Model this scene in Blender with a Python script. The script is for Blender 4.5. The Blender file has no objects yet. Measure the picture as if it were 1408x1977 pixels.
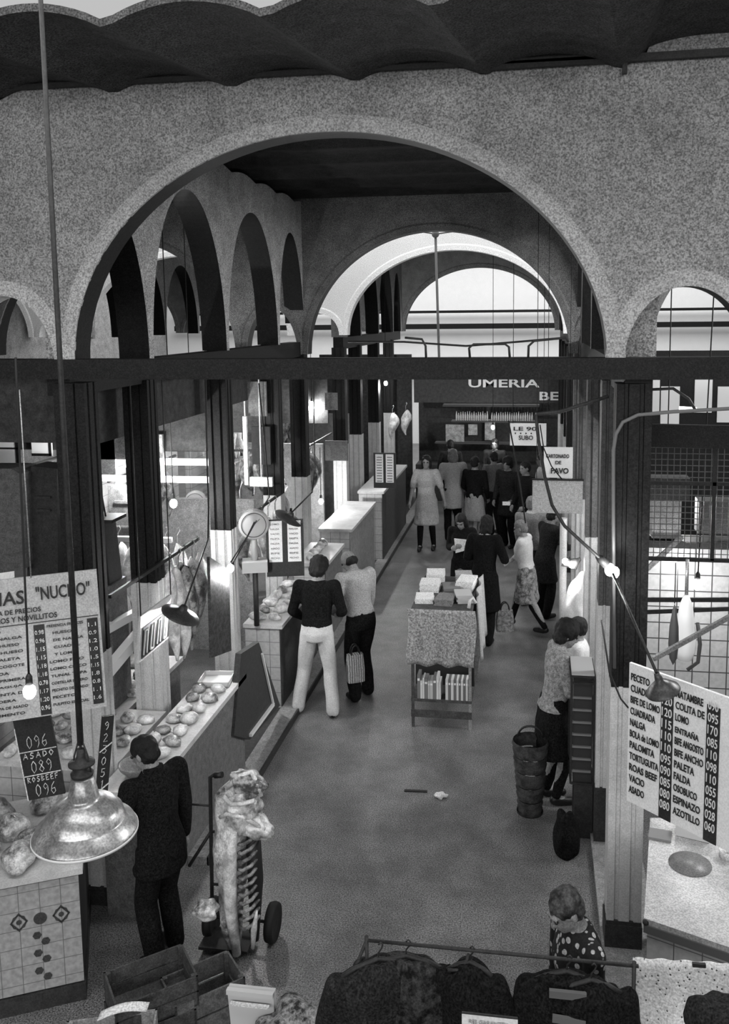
import bpy, bmesh, math, random
from mathutils import Vector, Matrix, noise
random.seed(7)
S = bpy.context.scene
C = S.collection
pi = math.pi
V = Vector

# ------------------------------------------------------------------ camera
FPX, PPX, PPY, HC, ROLL = 1700.0, 780.0, 814.0, 4.5, 0.01
PSI, TH = 0.1490289, 0.1179441
def _basis():
    f = V((-math.sin(PSI)*math.cos(TH), math.cos(PSI)*math.cos(TH), -math.sin(TH)))
    r = V((math.cos(PSI), math.sin(PSI), 0))
    u = r.cross(f)
    return f, r*math.cos(ROLL) - u*math.sin(ROLL), u*math.cos(ROLL) + r*math.sin(ROLL)
CF, CR, CU = _basis()
cam_d = bpy.data.cameras.new('camera'); cam = bpy.data.objects.new('camera', cam_d); C.objects.link(cam)
m = Matrix((CR, CU, -CF)).transposed().to_4x4(); m.translation = V((0, 0, HC)); cam.matrix_world = m
cam_d.sensor_fit = 'HORIZONTAL'; cam_d.sensor_width = 36
cam_d.lens = FPX/1408*36; cam_d.shift_x = (704-PPX)/1408; cam_d.shift_y = (PPY-988.5)/1408
cam_d.clip_start = .05; cam_d.clip_end = 200
S.camera = cam
# surveying helpers: where a sight line meets the floor (or a height), a cross plane or a long plane
def _ray(x, y): return CF + CR*((x-PPX)/FPX) - CU*((y-PPY)/FPX)
def FL(x, y, z=0.0):
    d = _ray(x, y); return V((0, 0, HC)) + d*((z-HC)/d.z)
def AY(x, y, Y):
    d = _ray(x, y); return V((0, 0, HC)) + d*(Y/d.y)
def AX(x, y, X):
    d = _ray(x, y); return V((0, 0, HC)) + d*(X/d.x)

# ------------------------------------------------------------------ light
S.view_settings.view_transform = 'Standard'; S.view_settings.look = 'None'
S.view_settings.exposure = 0.0; S.view_settings.gamma = 1.0; S.view_settings.use_curve_mapping = False
W = bpy.data.worlds.new('sky'); S.world = W; W.use_nodes = True
nt = W.node_tree; nt.nodes.clear()
wo = nt.nodes.new('ShaderNodeOutputWorld'); bg = nt.nodes.new('ShaderNodeBackground')
bg.inputs[0].default_value = (.53, .53, .53, 1); bg.inputs[1].default_value = 1.0
nt.links.new(bg.outputs[0], wo.inputs[0])

BULB = 1.9
def point(loc, e, r=.03):
    l = bpy.data.lights.new('bulb_light', 'POINT'); l.energy = e*BULB; l.shadow_soft_size = r
    o = bpy.data.objects.new('bulb_light', l); C.objects.link(o); o.location = loc; return o
def area(loc, rot, sx, sy, e):
    l = bpy.data.lights.new('sky_and_fill_area', 'AREA'); l.shape = 'RECTANGLE'; l.size = sx; l.size_y = sy; l.energy = e
    o = bpy.data.objects.new('sky_and_fill_area', l); C.objects.link(o); o.location = loc; o.rotation_euler = rot; return o
area((-1.4, 14, 7.6), (0, 0, 0), 12, 2.4, 330)        # open yard between the two halls
area((-1.4, 26, 8.0), (0, 0, 0), 20, 6, 1500)         # daylight over the far court
area((-1.0, 3.0, 7.1), (0, 0, 0), 7, 2.4, 210)         # added daylight in the open roof gap over the near aisle
area((-1.4, -6.9, 5.4), (math.radians(90), 0, 0), 18, 3.4, 1150)   # unseen fill light added behind the camera to brighten the front wall
area((5.2, 9.2, 5.6), (math.radians(60), 0, math.radians(90)), 4, 1.0, 520)   # fill light without a fixture, added to brighten the left arcade wall

# ------------------------------------------------------------------ materials
MATS = {}
def mat(name, v, rough=.8, amp=.0, scale=8, v2=None, metal=0, bump=0, emit=0, ttype='NOISE', spec=.3, thr=None, detail=6, grain=.3):
    """grey procedural material; amp = mottling, v2 = second tone, thr = hard threshold between the tones"""
    if name in MATS: return MATS[name]
    M = bpy.data.materials.new(name); M.use_nodes = True; n = M.node_tree.nodes; L = M.node_tree.links
    b = n['Principled BSDF']; b.inputs['Roughness'].default_value = rough; b.inputs['Metallic'].default_value = metal
    b.inputs['Specular IOR Level'].default_value = spec
    b.inputs['Base Color'].default_value = (v, v, v, 1)
    if amp or v2 is not None or bump:
        tc = n.new('ShaderNodeTexCoord')
        if ttype == 'VORONOI':
            t = n.new('ShaderNodeTexVoronoi'); t.inputs['Scale'].default_value = scale; out = t.outputs['Distance']
        elif ttype == 'WAVE':
            t = n.new('ShaderNodeTexWave'); t.inputs['Scale'].default_value = scale; t.inputs['Distortion'].default_value = 2; out = t.outputs['Fac']
        else:
            t = n.new('ShaderNodeTexNoise'); t.inputs['Scale'].default_value = scale; t.inputs['Detail'].default_value = detail
            t.inputs['Roughness'].default_value = .7; out = t.outputs['Fac']
        L.new(tc.outputs['Object'], t.inputs['Vector'])
        r = n.new('ShaderNodeValToRGB'); L.new(out, r.inputs[0])
        a, c = (v*(1-amp), v*(1+amp)) if v2 is None else (v, v2)
        if thr is None: p0, p1 = (.3, .7) if v2 is None else (.40, .60)
        else: p0, p1 = thr-.02, thr+.02
        r.color_ramp.elements[0].position = p0; r.color_ramp.elements[1].position = p1
        r.color_ramp.elements[0].color = (a, a, a, 1); r.color_ramp.elements[1].color = (c, c, c, 1)
        g = n.new('ShaderNodeTexNoise'); g.inputs['Scale'].default_value = 95; g.inputs['Detail'].default_value = 1; L.new(tc.outputs['Object'], g.inputs['Vector'])
        gr = n.new('ShaderNodeMapRange'); gr.inputs[1].default_value = .3; gr.inputs[2].default_value = .7; gr.inputs[3].default_value = 1-grain; gr.inputs[4].default_value = 1+grain
        L.new(g.outputs['Fac'], gr.inputs[0])
        mm = n.new('ShaderNodeVectorMath'); mm.operation = 'SCALE'; L.new(r.outputs[0], mm.inputs[0]); L.new(gr.outputs[0], mm.inputs['Scale'])
        L.new(mm.outputs[0], b.inputs['Base Color'])
        if bump:
            bp = n.new('ShaderNodeBump'); bp.inputs['Strength'].default_value = bump; bp.inputs['Distance'].default_value = .02
            L.new(out, bp.inputs['Height']); L.new(bp.outputs[0], b.inputs['Normal'])
    if emit:
        b.inputs['Emission Color'].default_value = (1, 1, 1, 1); b.inputs['Emission Strength'].default_value = emit
    MATS[name] = M; return M
def tile_mat(name, v, mortar, size, frac=.04, coord='Object', amp=.1):
    if name in MATS: return MATS[name]
    M = bpy.data.materials.new(name); M.use_nodes = True; n = M.node_tree.nodes; L = M.node_tree.links
    b = n['Principled BSDF']; b.inputs['Roughness'].default_value = .35
    tc = n.new('ShaderNodeTexCoord'); sp = n.new('ShaderNodeSeparateXYZ'); L.new(tc.outputs[coord], sp.inputs[0])
    outs = []
    for k in range(3):
        d = n.new('ShaderNodeMath'); d.operation = 'DIVIDE'; L.new(sp.outputs[k], d.inputs[0]); d.inputs[1].default_value = size
        a = n.new('ShaderNodeMath'); a.operation = 'ADD'; L.new(d.outputs[0], a.inputs[0]); a.inputs[1].default_value = .5013
        f = n.new('ShaderNodeMath'); f.operation = 'FRACT'; L.new(a.outputs[0], f.inputs[0])
        g = n.new('ShaderNodeMath'); g.operation = 'LESS_THAN'; L.new(f.outputs[0], g.inputs[0]); g.inputs[1].default_value = frac
        outs.append(g)
    mx = n.new('ShaderNodeMath'); mx.operation = 'MAXIMUM'; L.new(outs[0].outputs[0], mx.inputs[0]); L.new(outs[2].outputs[0], mx.inputs[1])
    last = mx
    if coord == 'Object_all': pass
    ns = n.new('ShaderNodeTexNoise'); ns.inputs['Scale'].default_value = 30; L.new(tc.outputs['Object'], ns.inputs['Vector'])
    r = n.new('ShaderNodeValToRGB'); L.new(ns.outputs['Fac'], r.inputs[0])
    r.color_ramp.elements[0].position = .3; r.color_ramp.elements[1].position = .7
    a, c = v*(1-amp), v*(1+amp)
    r.color_ramp.elements[0].color = (a, a, a, 1); r.color_ramp.elements[1].color = (c, c, c, 1)
    m_ = n.new('ShaderNodeMix'); m_.data_type = 'RGBA'; L.new(last.outputs[0], m_.inputs[0])
    L.new(r.outputs[0], m_.inputs[6]); m_.inputs[7].default_value = (mortar, mortar, mortar, 1)
    L.new(m_.outputs[2], b.inputs['Base Color'])
    MATS[name] = M; return M

plaster = mat('grey plaster', .22, .9, .22, 3.5, bump=.25, grain=.55)
plaster2 = mat('inner hall plaster', .27, .9, .30, 4, bump=.25, grain=.6)  # paler plaster of the arcades, rear and outer walls
whitewash = mat('whitewash', .72, .9, .04, 5)
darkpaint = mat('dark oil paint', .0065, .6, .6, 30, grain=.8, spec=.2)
roofm = mat('dark corrugated roof', .045, .9, .4, 8, bump=.3, grain=.8)  # very dark mottled roof sheeting
lightpaint = mat('pale oil paint', .46, .5, .12, 14, grain=.16)
plinthm = mat('dark plinth paint and kerb shadow', .03, .6, .4, 20)
iron = mat('blackened iron', .02, .6, .4, 20)
steel = mat('bare steel', .35, .4, .2, 20, metal=.7)
cord = mat('cord rubber', .015, .7)
cement = mat('worn cement floor', .088, .42, v2=.145, scale=2.2, bump=.12, spec=.5, detail=12, grain=.85)
kerbm = mat('grey kerb cement', .2, .7, .3, 15)
tilew = tile_mat('white wall tiles', .42, .12, .15)
board_w = mat('painted white board', .66, .6, .06, 10, grain=.10)
board_k = mat('black board', .02, .6, .3, 10)
ink = mat('black sign paint', .02, .6)
chalk = mat('chalk', .6, .9, .3, 60)
counterm = mat('grey counter front', .12, .6, .35, 18)
marble = mat('white marble', .45, .35, .2, 6, grain=.12)
meat_l = mat('fatty meat', .06, .35, v2=.60, scale=6, bump=.4, spec=.6, grain=.15)
meat_d = mat('lean meat', .03, .35, v2=.30, scale=6, bump=.4, spec=.6, grain=.2)
fat = mat('white fat', .30, .4, v2=.70, scale=7, bump=.3, grain=.15)
wood_d = mat('dark crate wood', .05, .8, .5, 12)
wood_l = mat('pale crate wood', .22, .8, .3, 12)
paper = mat('white paper', .6, .8, .05, 10)
bulbm = mat('lit bulb glass', .9, .3, emit=18)
enamel = mat('weathered enamel', .15, .28, v2=.42, scale=5, spec=.8, bump=.1, metal=.45, grain=.3)
# people
skin = mat('skin', .20, .6, .12, 12)
hair_k = mat('black hair', .006, .6, .5, 60, bump=.6)
hair_g = mat('grey hair', .14, .6, .3, 60, bump=.6)
cl_black = mat('black cloth', .007, .95, .7, 45, bump=.4, grain=.8, spec=.12)
cl_dark = mat('dark wool', .016, .95, .6, 45, bump=.4, grain=.7, spec=.15)
cl_grey = mat('grey cloth', .16, .9, .3, 40, bump=.4)
cl_light = mat('light grey cloth', .30, .9, .15, 40, bump=.4)
cl_white = mat('white cotton', .50, .9, .08, 30, bump=.3, grain=.14)
cl_tweed = mat('tweed', .05, .9, v2=.3, scale=40, bump=.4)
cl_print = mat('checked shawl', .40, .9, v2=.012, scale=24, thr=.36, ttype='VORONOI')
leather = mat('black leather', .012, .4, .3, 20)
meshm = mat('galvanised mesh', .10, .6, .3, 20)

# ------------------------------------------------------------------ object helpers
def link(name, me, m, parent=None):
    o = bpy.data.objects.new(name, me); C.objects.link(o)
    for k in (m if isinstance(m, (list, tuple)) else [m]): me.materials.append(k)
    if parent is not None: o.parent = parent
    return o
def obj(name, bm, m, parent=None, smooth=False):
    bmesh.ops.recalc_face_normals(bm, faces=bm.faces)
    me = bpy.data.meshes.new(name); bm.to_mesh(me); bm.free()
    if smooth:
        for p in me.polygons: p.use_smooth = True
    return link(name, me, m, parent)
def tag(o, label=None, cat=None, group=None, kind=None):
    if label: o['label'] = label
    if cat: o['category'] = cat
    if group: o['group'] = group
    if kind: o['kind'] = kind
    return o
def empty(name, loc, label, cat, group=None, rz=0):
    o = bpy.data.objects.new(name, None); C.objects.link(o); o.location = loc; o.rotation_euler = (0, 0, rz)
    o.empty_display_size = .1
    return tag(o, label, cat, group)
def struct(name, bm, m):
    o = obj(name, bm, m); o['kind'] = 'structure'; return o
def copy_tree(o, parent=None):
    c = o.copy(); C.objects.link(c)
    if parent is not None: c.parent = parent
    for ch in list(o.children): copy_tree(ch, c)
    return c
def NB(): return bmesh.new()
def box(bm, c, s, rz=0, mi=0, M=None):
    r = bmesh.ops.create_cube(bm, size=1)
    T = Matrix.Translation(V(c)) @ Matrix.Rotation(rz, 4, 'Z') @ Matrix.Diagonal((s[0], s[1], s[2], 1))
    if M is not None: T = M @ T
    bmesh.ops.transform(bm, matrix=T, verts=r['verts'])
    for f in {f for v in r['verts'] for f in v.link_faces}: f.material_index = mi
    return r['verts']
def box2(bm, a, b, mi=0):
    a, b = V(a), V(b); return box(bm, (a+b)/2, [abs(x) for x in (b-a)], mi=mi)
def bar(bm, a, b, w, h=None, mi=0):
    """square bar between two points"""
    a, b = V(a), V(b); d = b-a; h = h or w
    r = bmesh.ops.create_cube(bm, size=1)
    up = V((0, 0, 1)) if abs(d.normalized().z) < .95 else V((0, 1, 0))
    x = d.normalized(); y = up.cross(x).normalized(); z = x.cross(y)
    T = Matrix((x*d.length, y*w, z*h)).transposed().to_4x4(); T.translation = (a+b)/2
    bmesh.ops.transform(bm, matrix=T, verts=r['verts'])
    for f in {f for v in r['verts'] for f in v.link_faces}: f.material_index = mi
def tube(bm, pts, r, n=8, mi=0, rad=None):
    """round tube along points; rad = radius per point"""
    pts = [V(p) for p in pts]; rings = []
    prev = None
    for i, p in enumerate(pts):
        d = (pts[min(i+1, len(pts)-1)] - pts[max(i-1, 0)]).normalized()
        if prev is None:
            a = V((0, 0, 1)) if abs(d.z) < .9 else V((1, 0, 0))
            x = d.cross(a).normalized()
        else: x = (prev - d*prev.dot(d)).normalized()
        prev = x; y = d.cross(x); q = rad[i] if rad else r
        rings.append([bm.verts.new(p + (x*math.cos(2*pi*k/n) + y*math.sin(2*pi*k/n))*q) for k in range(n)])
    for A, B in zip(rings, rings[1:]):
        for k in range(n):
            f = bm.faces.new((A[k], A[(k+1) % n], B[(k+1) % n], B[k])); f.material_index = mi; f.smooth = True
    for R in (rings[0], rings[-1]):
        try: bm.faces.new(R).material_index = mi
        except Exception: pass
def lathe(bm, prof, c=(0, 0, 0), n=32, M=None, mi=0):
    c = V(c); rings = []
    for r, z in prof:
        ring = []
        for k in range(n):
            p = V((r*math.cos(2*pi*k/n), r*math.sin(2*pi*k/n), z))
            if M is not None: p = M @ p
            ring.append(bm.verts.new(p + c))
        rings.append(ring)
    for A, B in zip(rings, rings[1:]):
        for k in range(n):
            f = bm.faces.new((A[k], A[(k+1) % n], B[(k+1) % n], B[k])); f.smooth = True; f.material_index = mi
def sphere(bm, c, r, mi=0, sub=2):
    if not isinstance(r, (list, tuple, Vector)): r = (r, r, r)
    q = bmesh.ops.create_icosphere(bm, subdivisions=sub, radius=1)
    bmesh.ops.transform(bm, matrix=Matrix.Translation(V(c)) @ Matrix.Diagonal((r[0], r[1], r[2], 1)), verts=q['verts'])
    for f in {f for v in q['verts'] for f in v.link_faces}: f.smooth = True; f.material_index = mi
    return q['verts']
def prism(bm, pts, d, mi=0):
    """polygon (3-D points) pushed along d"""
    a = [bm.verts.new(V(p)) for p in pts]; b = [bm.verts.new(V(p)+V(d)) for p in pts]
    bm.faces.new(a).material_index = mi; bm.faces.new(b[::-1]).material_index = mi
    for i in range(len(a)):
        j = (i+1) % len(a); bm.faces.new((a[i], a[j], b[j], b[i])).material_index = mi
def catenary(a, b, sag, n=14):
    a, b = V(a), V(b)
    return [a.lerp(b, i/n) - V((0, 0, sag*4*(i/n)*(1-i/n))) for i in range(n+1)]
def text_mesh(body, size, bold=.0, align='LEFT'):
    cu = bpy.data.curves.new('t', 'FONT'); cu.body = body; cu.size = size; cu.offset = bold; cu.extrude = .0015
    cu.align_x = align; cu.resolution_u = 3
    o = bpy.data.objects.new('t', cu); C.objects.link(o)
    dg = bpy.context.evaluated_depsgraph_get(); me = bpy.data.meshes.new_from_object(o.evaluated_get(dg))
    bpy.data.objects.remove(o); bpy.data.curves.remove(cu)
    return me
def write(bm, T, body, x, y, w=None, h=.03, bold=.0, mi=0, sh=0):
    """lettering on a board: T maps board coordinates (x right, y up, z out) to the place"""
    me = text_mesh(body, 1, bold)
    if not me.vertices: return
    xs = [v.co.x for v in me.vertices]; ys = [v.co.y for v in me.vertices]
    sx = (w/(max(xs)-min(xs))) if w else h/.7
    sy = h/max(.001, (max(ys)-min(ys)))
    if body.strip('.-"') == '': sy = sx
    n0 = len(bm.verts); bm.from_mesh(me); bm.verts.ensure_lookup_table()
    vs = bm.verts[n0:]
    for v in vs:
        q = V(((v.co.x-min(xs))*sx + x + sh*(v.co.y-min(ys))*sy, (v.co.y-min(ys))*sy + y, .0075 + v.co.z)); v.co = T @ q
    for f in {f for v in vs for f in v.link_faces}: f.material_index = mi
    bpy.data.meshes.remove(me)
def frame_from(p0, px, py):
    """board frame: origin p0, x axis towards px, y axis towards py"""
    p0, px, py = V(p0), V(px), V(py)
    x = (px-p0).normalized(); z = x.cross(py-p0).normalized(); y = z.cross(x)
    m = Matrix((x, y, z)).transposed().to_4x4(); m.translation = p0; return m

# ------------------------------------------------------------------ the setting
def arch_wall(name, axis, pos, th, u0, u1, zs, top, opens, mats, soffit=1, ring=0):
    """wall above the springing line zs with arched openings (centre, half width, rise[, springing]);
    axis 'X': runs along X at Y=pos..pos+th; axis 'Y': runs along Y at X=pos..pos+th"""
    us = {u0, u1}
    for o in opens:
        for k in range(33): us.add(round(min(u1, max(u0, o[0]-o[1]*math.cos(pi*k/32))), 4))
    u = u0
    while u < u1: us.add(round(u, 4)); u += .07
    us = sorted(us)
    def bot(u):
        for o in opens:
            if abs(u-o[0]) < o[1]-1e-4: return zs + o[2]*math.sqrt(1-((u-o[0])/o[1])**2), 1
        return zs, 0
    bm = NB()
    P = (lambda u, t, z: V((u, pos+t, z))) if axis == 'X' else (lambda u, t, z: V((pos+t, u, z)))
    cols = []
    for u in us:
        b, _ = bot(u); t = top(u) if callable(top) else top
        cols.append([bm.verts.new(P(u, 0, b)), bm.verts.new(P(u, 0, t)), bm.verts.new(P(u, th, t)), bm.verts.new(P(u, th, b))])
    for i, (A, B) in enumerate(zip(cols, cols[1:])):
        for k in range(4):
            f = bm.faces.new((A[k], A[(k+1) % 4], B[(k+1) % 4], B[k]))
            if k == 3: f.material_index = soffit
    bm.faces.new(cols[0]); bm.faces.new(cols[-1])
    if ring:
        for o in opens:
            prev = None
            for k in range(49):
                a = pi*k/48; c, s = math.cos(a), math.sin(a)
                q = [bm.verts.new(P(o[0]-o[1]*c, -ring, zs+o[2]*s)), bm.verts.new(P(o[0]-(o[1]+.085)*c, -ring*.7, zs+(o[2]+.085)*s)),
                     bm.verts.new(P(o[0]-(o[1]+.12)*c, .004, zs+(o[2]+.12)*s)), bm.verts.new(P(o[0]-o[1]*c, .01, zs+o[2]*s))]
                if prev:
                    for j in range(4): bm.faces.new((prev[j], prev[(j+1) % 4], q[(j+1) % 4], q[j])).material_index = 2 if len(mats) > 2 else 0
                prev = q
    return struct(name, bm, mats)

ZS = 4.18
XL, XR = -3.32, .50          # faces of the two arcades towards the aisle
CEN = -1.40
def scal(x, z0, a, x0=-.34, p=.845): return z0 + a*abs(math.sin(pi*(x-x0)/p))**.75
def top1(u):
    if u > .66: return 6.10 + .12*math.sqrt(max(0, 1-((u-1.12)/.5)**2)) if u < 1.6 else 6.1
    return scal(u, 6.03, .10)
opens1 = [(CEN, 1.865, 1.55), (.965, .395, .50), (-3.80, .385, .50), (3.45, 1.9, 1.55), (-6.3, 1.9, 1.55)]
opensN = [(CEN, 1.865, 1.55), (.965, .385, .50), (-3.80, .385, .50), (3.45, 1.9, 1.55), (5.95, .385, .5), (-6.25, 1.9, 1.55), (-8.7, .385, .5), (-11.2, 1.9, 1.55), (8.4, 1.9, 1.55)]
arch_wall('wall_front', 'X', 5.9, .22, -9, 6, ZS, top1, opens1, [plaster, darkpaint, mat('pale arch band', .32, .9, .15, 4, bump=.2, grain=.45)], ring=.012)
arch_wall('wall_middle', 'X', 12.45, .22, -13.5, 10.5, ZS-.2, 6.22, [(a, b, c+.17) for a, b, c in opensN], [mat('plaster darkened for shade', .12, .9, .3, 4, bump=.25, grain=.6), darkpaint], ring=.02)  # shade on this wall is put into its darker plaster colour
arch_wall('wall_yard', 'X', 15.2, .2, -13.5, 10.5, 4.2, 6.3, [(a, b, c-.12) for a, b, c in opensN], [whitewash, whitewash], soffit=1, ring=.015)
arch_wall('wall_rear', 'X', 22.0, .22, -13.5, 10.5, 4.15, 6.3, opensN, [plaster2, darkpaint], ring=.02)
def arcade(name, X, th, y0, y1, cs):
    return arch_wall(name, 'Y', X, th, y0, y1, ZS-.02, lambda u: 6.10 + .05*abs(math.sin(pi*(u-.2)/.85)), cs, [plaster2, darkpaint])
bayA = [(6.71, .55, 1.25), (8.28, .93, 1.58), (10.22, .93, 1.58), (11.86, .62, 1.5)]
bayB = [(16.05, .6, 1.3), (17.68, .93, 1.58), (19.62, .93, 1.58), (21.2, .55, 1.4)]
arcade('wall_left', XL-.28, .28, 6.1, 12.47, bayA)
arcade('wall_right', XR+.06, .24, 6.1, 12.47, bayA)
arcade('wall_left_2', XL-.28, .28, 15.38, 22.02, bayB)
arcade('wall_right_2', XR+.06, .24, 15.38, 22.02, bayB)
arcade('wall_left_3', -8.4, .28, 6.1, 12.47, bayA)
arcade('wall_left_4', -8.4, .28, 15.38, 22.02, bayB)

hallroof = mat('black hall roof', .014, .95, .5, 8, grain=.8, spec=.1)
# roofs: corrugated barrel sheets
def roof(name, x0, x1, y0, y1, fn, th=.04, nx=None, ny=None, mm=None):
    bm = NB(); nx = nx or int((x1-x0)/.07); ny = ny or int(max(1, (y1-y0)/.5))
    g = [[(bm.verts.new((x, y, fn(x, y))), bm.verts.new((x, y, fn(x, y)+th))) for y in [y0+(y1-y0)*j/ny for j in range(ny+1)]] for x in [x0+(x1-x0)*i/nx for i in range(nx+1)]]
    for i in range(nx):
        for j in range(ny):
            for k in (0, 1): bm.faces.new((g[i][j][k], g[i+1][j][k], g[i+1][j+1][k], g[i][j+1][k]))
    for i in range(nx):
        for j in (0, ny): bm.faces.new((g[i][j][0], g[i+1][j][0], g[i+1][j][1], g[i][j][1]))
    for j in range(ny):
        for i in (0, nx): bm.faces.new((g[i][j][0], g[i][j+1][0], g[i][j+1][1], g[i][j][1]))
    return struct(name, bm, mm or roofm)
def f_canopy(x, y):
    t = (y-4.4)/1.5
    if x > .66: return (6.10 + .12*math.sqrt(max(0, 1-((x-1.12)/.5)**2)) if x < 1.6 else 6.1)*t + 6.2*(1-t) + .0
    z = scal(x, 6.03, .10, -.34-.15*(1-t))*t + scal(x, 5.96, .115, -.34-.15*(1-t))*(1-t)
    return z + .002
roof('ceiling', -9, 6, 4.4, 5.98, f_canopy, ny=3)
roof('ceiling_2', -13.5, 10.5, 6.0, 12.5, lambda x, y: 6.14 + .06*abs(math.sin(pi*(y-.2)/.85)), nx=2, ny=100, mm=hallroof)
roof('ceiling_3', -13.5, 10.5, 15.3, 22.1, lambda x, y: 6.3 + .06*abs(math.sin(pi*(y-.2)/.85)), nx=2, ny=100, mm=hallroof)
bm = NB(); box2(bm, (-9, -7, 7.3), (6, 1.6, 7.4)); struct('ceiling_blocker', bm, roofm)  # unseen roof above the camera, added to limit light on the near floor
# floor, kerbs
bm = NB(); box2(bm, (-14, -8, -.3), (11, 34, 0)); struct('floor', bm, cement)
bm = NB(); box2(bm, (-2.86, 6.5, 0), (-2.655, 22, .07)); box2(bm, (-3.15, 6.5, 0), (-2.86, 22, .05), 1); box2(bm, (-2.665, 6.5, 0), (-2.645, 22, .072), 1); struct('trim_1', bm, [kerbm, plinthm])  # dark inner strip paints the shadow left of the kerb
bm = NB(); box2(bm, (.50, 5.2, 0), (.9, 22, .05)); struct('trim_2', bm, kerbm)
# enclosing walls
bm = NB(); box2(bm, (-13.7, -7, 0), (-13.5, 34, 8)); struct('wall_west', bm, plaster2)
bm = NB(); box2(bm, (10.5, -7, 0), (10.7, 34, 8)); struct('wall_east', bm, plaster2)
bm = NB(); box2(bm, (-13.5, -7.2, 0), (10.5, -7, 3.4)); struct('wall_back', bm, plaster2)
# far gable: pale wall with glazed strip rails
bm = NB(); box2(bm, (-13.5, 31, 0), (10.5, 31.2, 8.5)); struct('wall_far', bm, whitewash)

def beam_long(name, pts, w, h, n):
    bm = NB(); bar(bm, pts[0], pts[1], w, h); o = obj(name, bm, darkpaint); o['kind'] = 'structure'; return o
bm = NB(); box2(bm, (-9, 5.84, 4.085), (6, 5.99, 4.225)); struct('trim_3', bm, darkpaint)
bm = NB(); box2(bm, (-13, 12.4, 3.78), (10, 12.55, 3.93)); struct('trim_4', bm, darkpaint)
for i, x in enumerate((XL-.14, XR+.18)):
    bm = NB(); box2(bm, (x-.09, 6.0, 3.95), (x+.09, 12.5, 4.16)); box2(bm, (x-.09, 15.3, 3.95), (x+.09, 22, 4.16)); struct('trim_%d' % (5+i), bm, darkpaint)
bm = NB()
box2(bm, (-13, 30.6, 4.63), (10, 30.7, 4.72)); box2(bm, (-13, 30.6, 4.08), (10, 30.7, 4.26)); box2(bm, (-13, 30.6, 2.6), (10, 30.7, 2.75))
struct('trim_7', bm, darkpaint)
bm = NB(); bar(bm, (-4.6, 5.84, 6.10), (.5, 5.84, 6.10), .03, .03); bar(bm, (-.4, 5.84, 6.075), (1.6, 5.84, 6.095), .03, .045); bar(bm, (.535, 5.84, 6.13), (.535, 5.84, 5.99), .03)
struct('trim_8', bm, iron)

# ------------------------------------------------------------------ pillars
greypaint = mat('grey oil paint', .07, .5, .3, 20)
def pillar(x0, x1, y0, y1, label, zp=2.12, zc=.2, ztop=4.0, up=darkpaint, group=None):
    cx, cy, w, d = (x0+x1)/2, (y0+y1)/2, x1-x0, y1-y0
    t = empty('pillar', (cx, cy, 0), label, 'pillar', group)
    def shaft(z0, z1, k=1.0):
        bm = NB(); a, b = w/2*k, d/2*k; g = .016
        pts = []
        for (sx, sy, n) in ((-1, -1, 'x'), (1, -1, 'y'), (1, 1, '-x'), (-1, 1, '-y')):
            pass
        def side(p, q):          # a face with two grooves
            p, q = V(p), V(q); dr = q-p; nn = V((dr.y, -dr.x, 0)).normalized()*g
            out = [p]
            for c in (.28, .72):
                out += [p+dr*(c-.07), p+dr*(c-.05)-nn, p+dr*(c+.05)-nn, p+dr*(c+.07)]
            return out
        cs = [(-a, -b, 0), (a, -b, 0), (a, b, 0), (-a, b, 0)]
        for i in range(4): pts += side(cs[i], cs[(i+1) % 4])
        prism(bm, [p+V((0, 0, z0)) for p in pts], (0, 0, z1-z0)); return bm
    obj('upper_shaft', shaft(zp, ztop), up, t)
    obj('lower_shaft', shaft(zc, zp, 1.04), lightpaint, t)
    bm = NB(); box2(bm, (-w*.56, -d*.56, .0), (w*.56, d*.56, zc)); box2(bm, (-w*.53, -d*.53, zc), (w*.53, d*.53, zc+.03)); obj('plinth', bm, plinthm, t)
    return t
pillar(-3.46, -3.22, 5.92, 6.12, 'square pillar behind the big enamel lamp shade, under the left foot of the front arch', .0+2.0, .12, 4.05)
pillar(.53, .76, 5.92, 6.12, 'square pillar beside the long white meat price board at the right of the aisle', 1.97, .22, 4.05)
nL = ['pillar behind the dark suited man, rising out of the meat stall', 'pillar carrying the star bright bulb and the tall dark board', 'pillar just left of the two column price board in mid aisle', 'pillar at the left foot of the second, shaded arch']
for (y, l) in zip((7.3, 9.26, 11.2, 12.56), nL): pillar(-3.56, -3.33, y-.1, y+.1, l, 2.17, .1, 3.98)
nR = ['narrow pillar behind the front right pillar, beside the glass cabinet', 'right hand pillar behind the white clad vendor and the cabinet', 'right hand pillar beside the blank hanging panel', 'pillar at the right foot of the second, shaded arch']
for (y, l, z) in zip((7.3, 9.26, 11.2, 12.56), nR, (2.12, 2.2, 2.2, 2.2)): pillar(.53, .70, y-.1, y+.1, l, z, .5, 3.98, greypaint)
nB = ['pillar with white lower half at the left foot of the whitewashed arch', 'tall pillar right of the hanging ham stall, left row of the rear hall', 'third pillar of the left row in the rear hall', 'last pillar of the left row by the end shop']
for (y, l) in zip((15.3, 16.7, 18.65, 20.6), nB): pillar(-3.56, -3.33, y-.1, y+.1, l, 2.25, .1, 3.98)
for (y, l) in zip((15.3, 16.7, 18.65, 20.6), ['right pillar under the whitewashed arch', 'first free standing right pillar of the rear hall', 'second free standing right pillar of the rear hall', 'last right pillar beside the shop with white lettering']): pillar(.53, .72, y-.1, y+.1, l, 2.25, .1, 3.98)
for (y, l) in zip((7.3, 9.26, 11.2), ['dark pillar of the far left aisle, nearest one', 'dark pillar of the far left aisle, middle one', 'dark pillar of the far left aisle, rear one']): pillar(-8.36, -8.14, y-.1, y+.1, l, 2.17, .1, 3.98)

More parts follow.
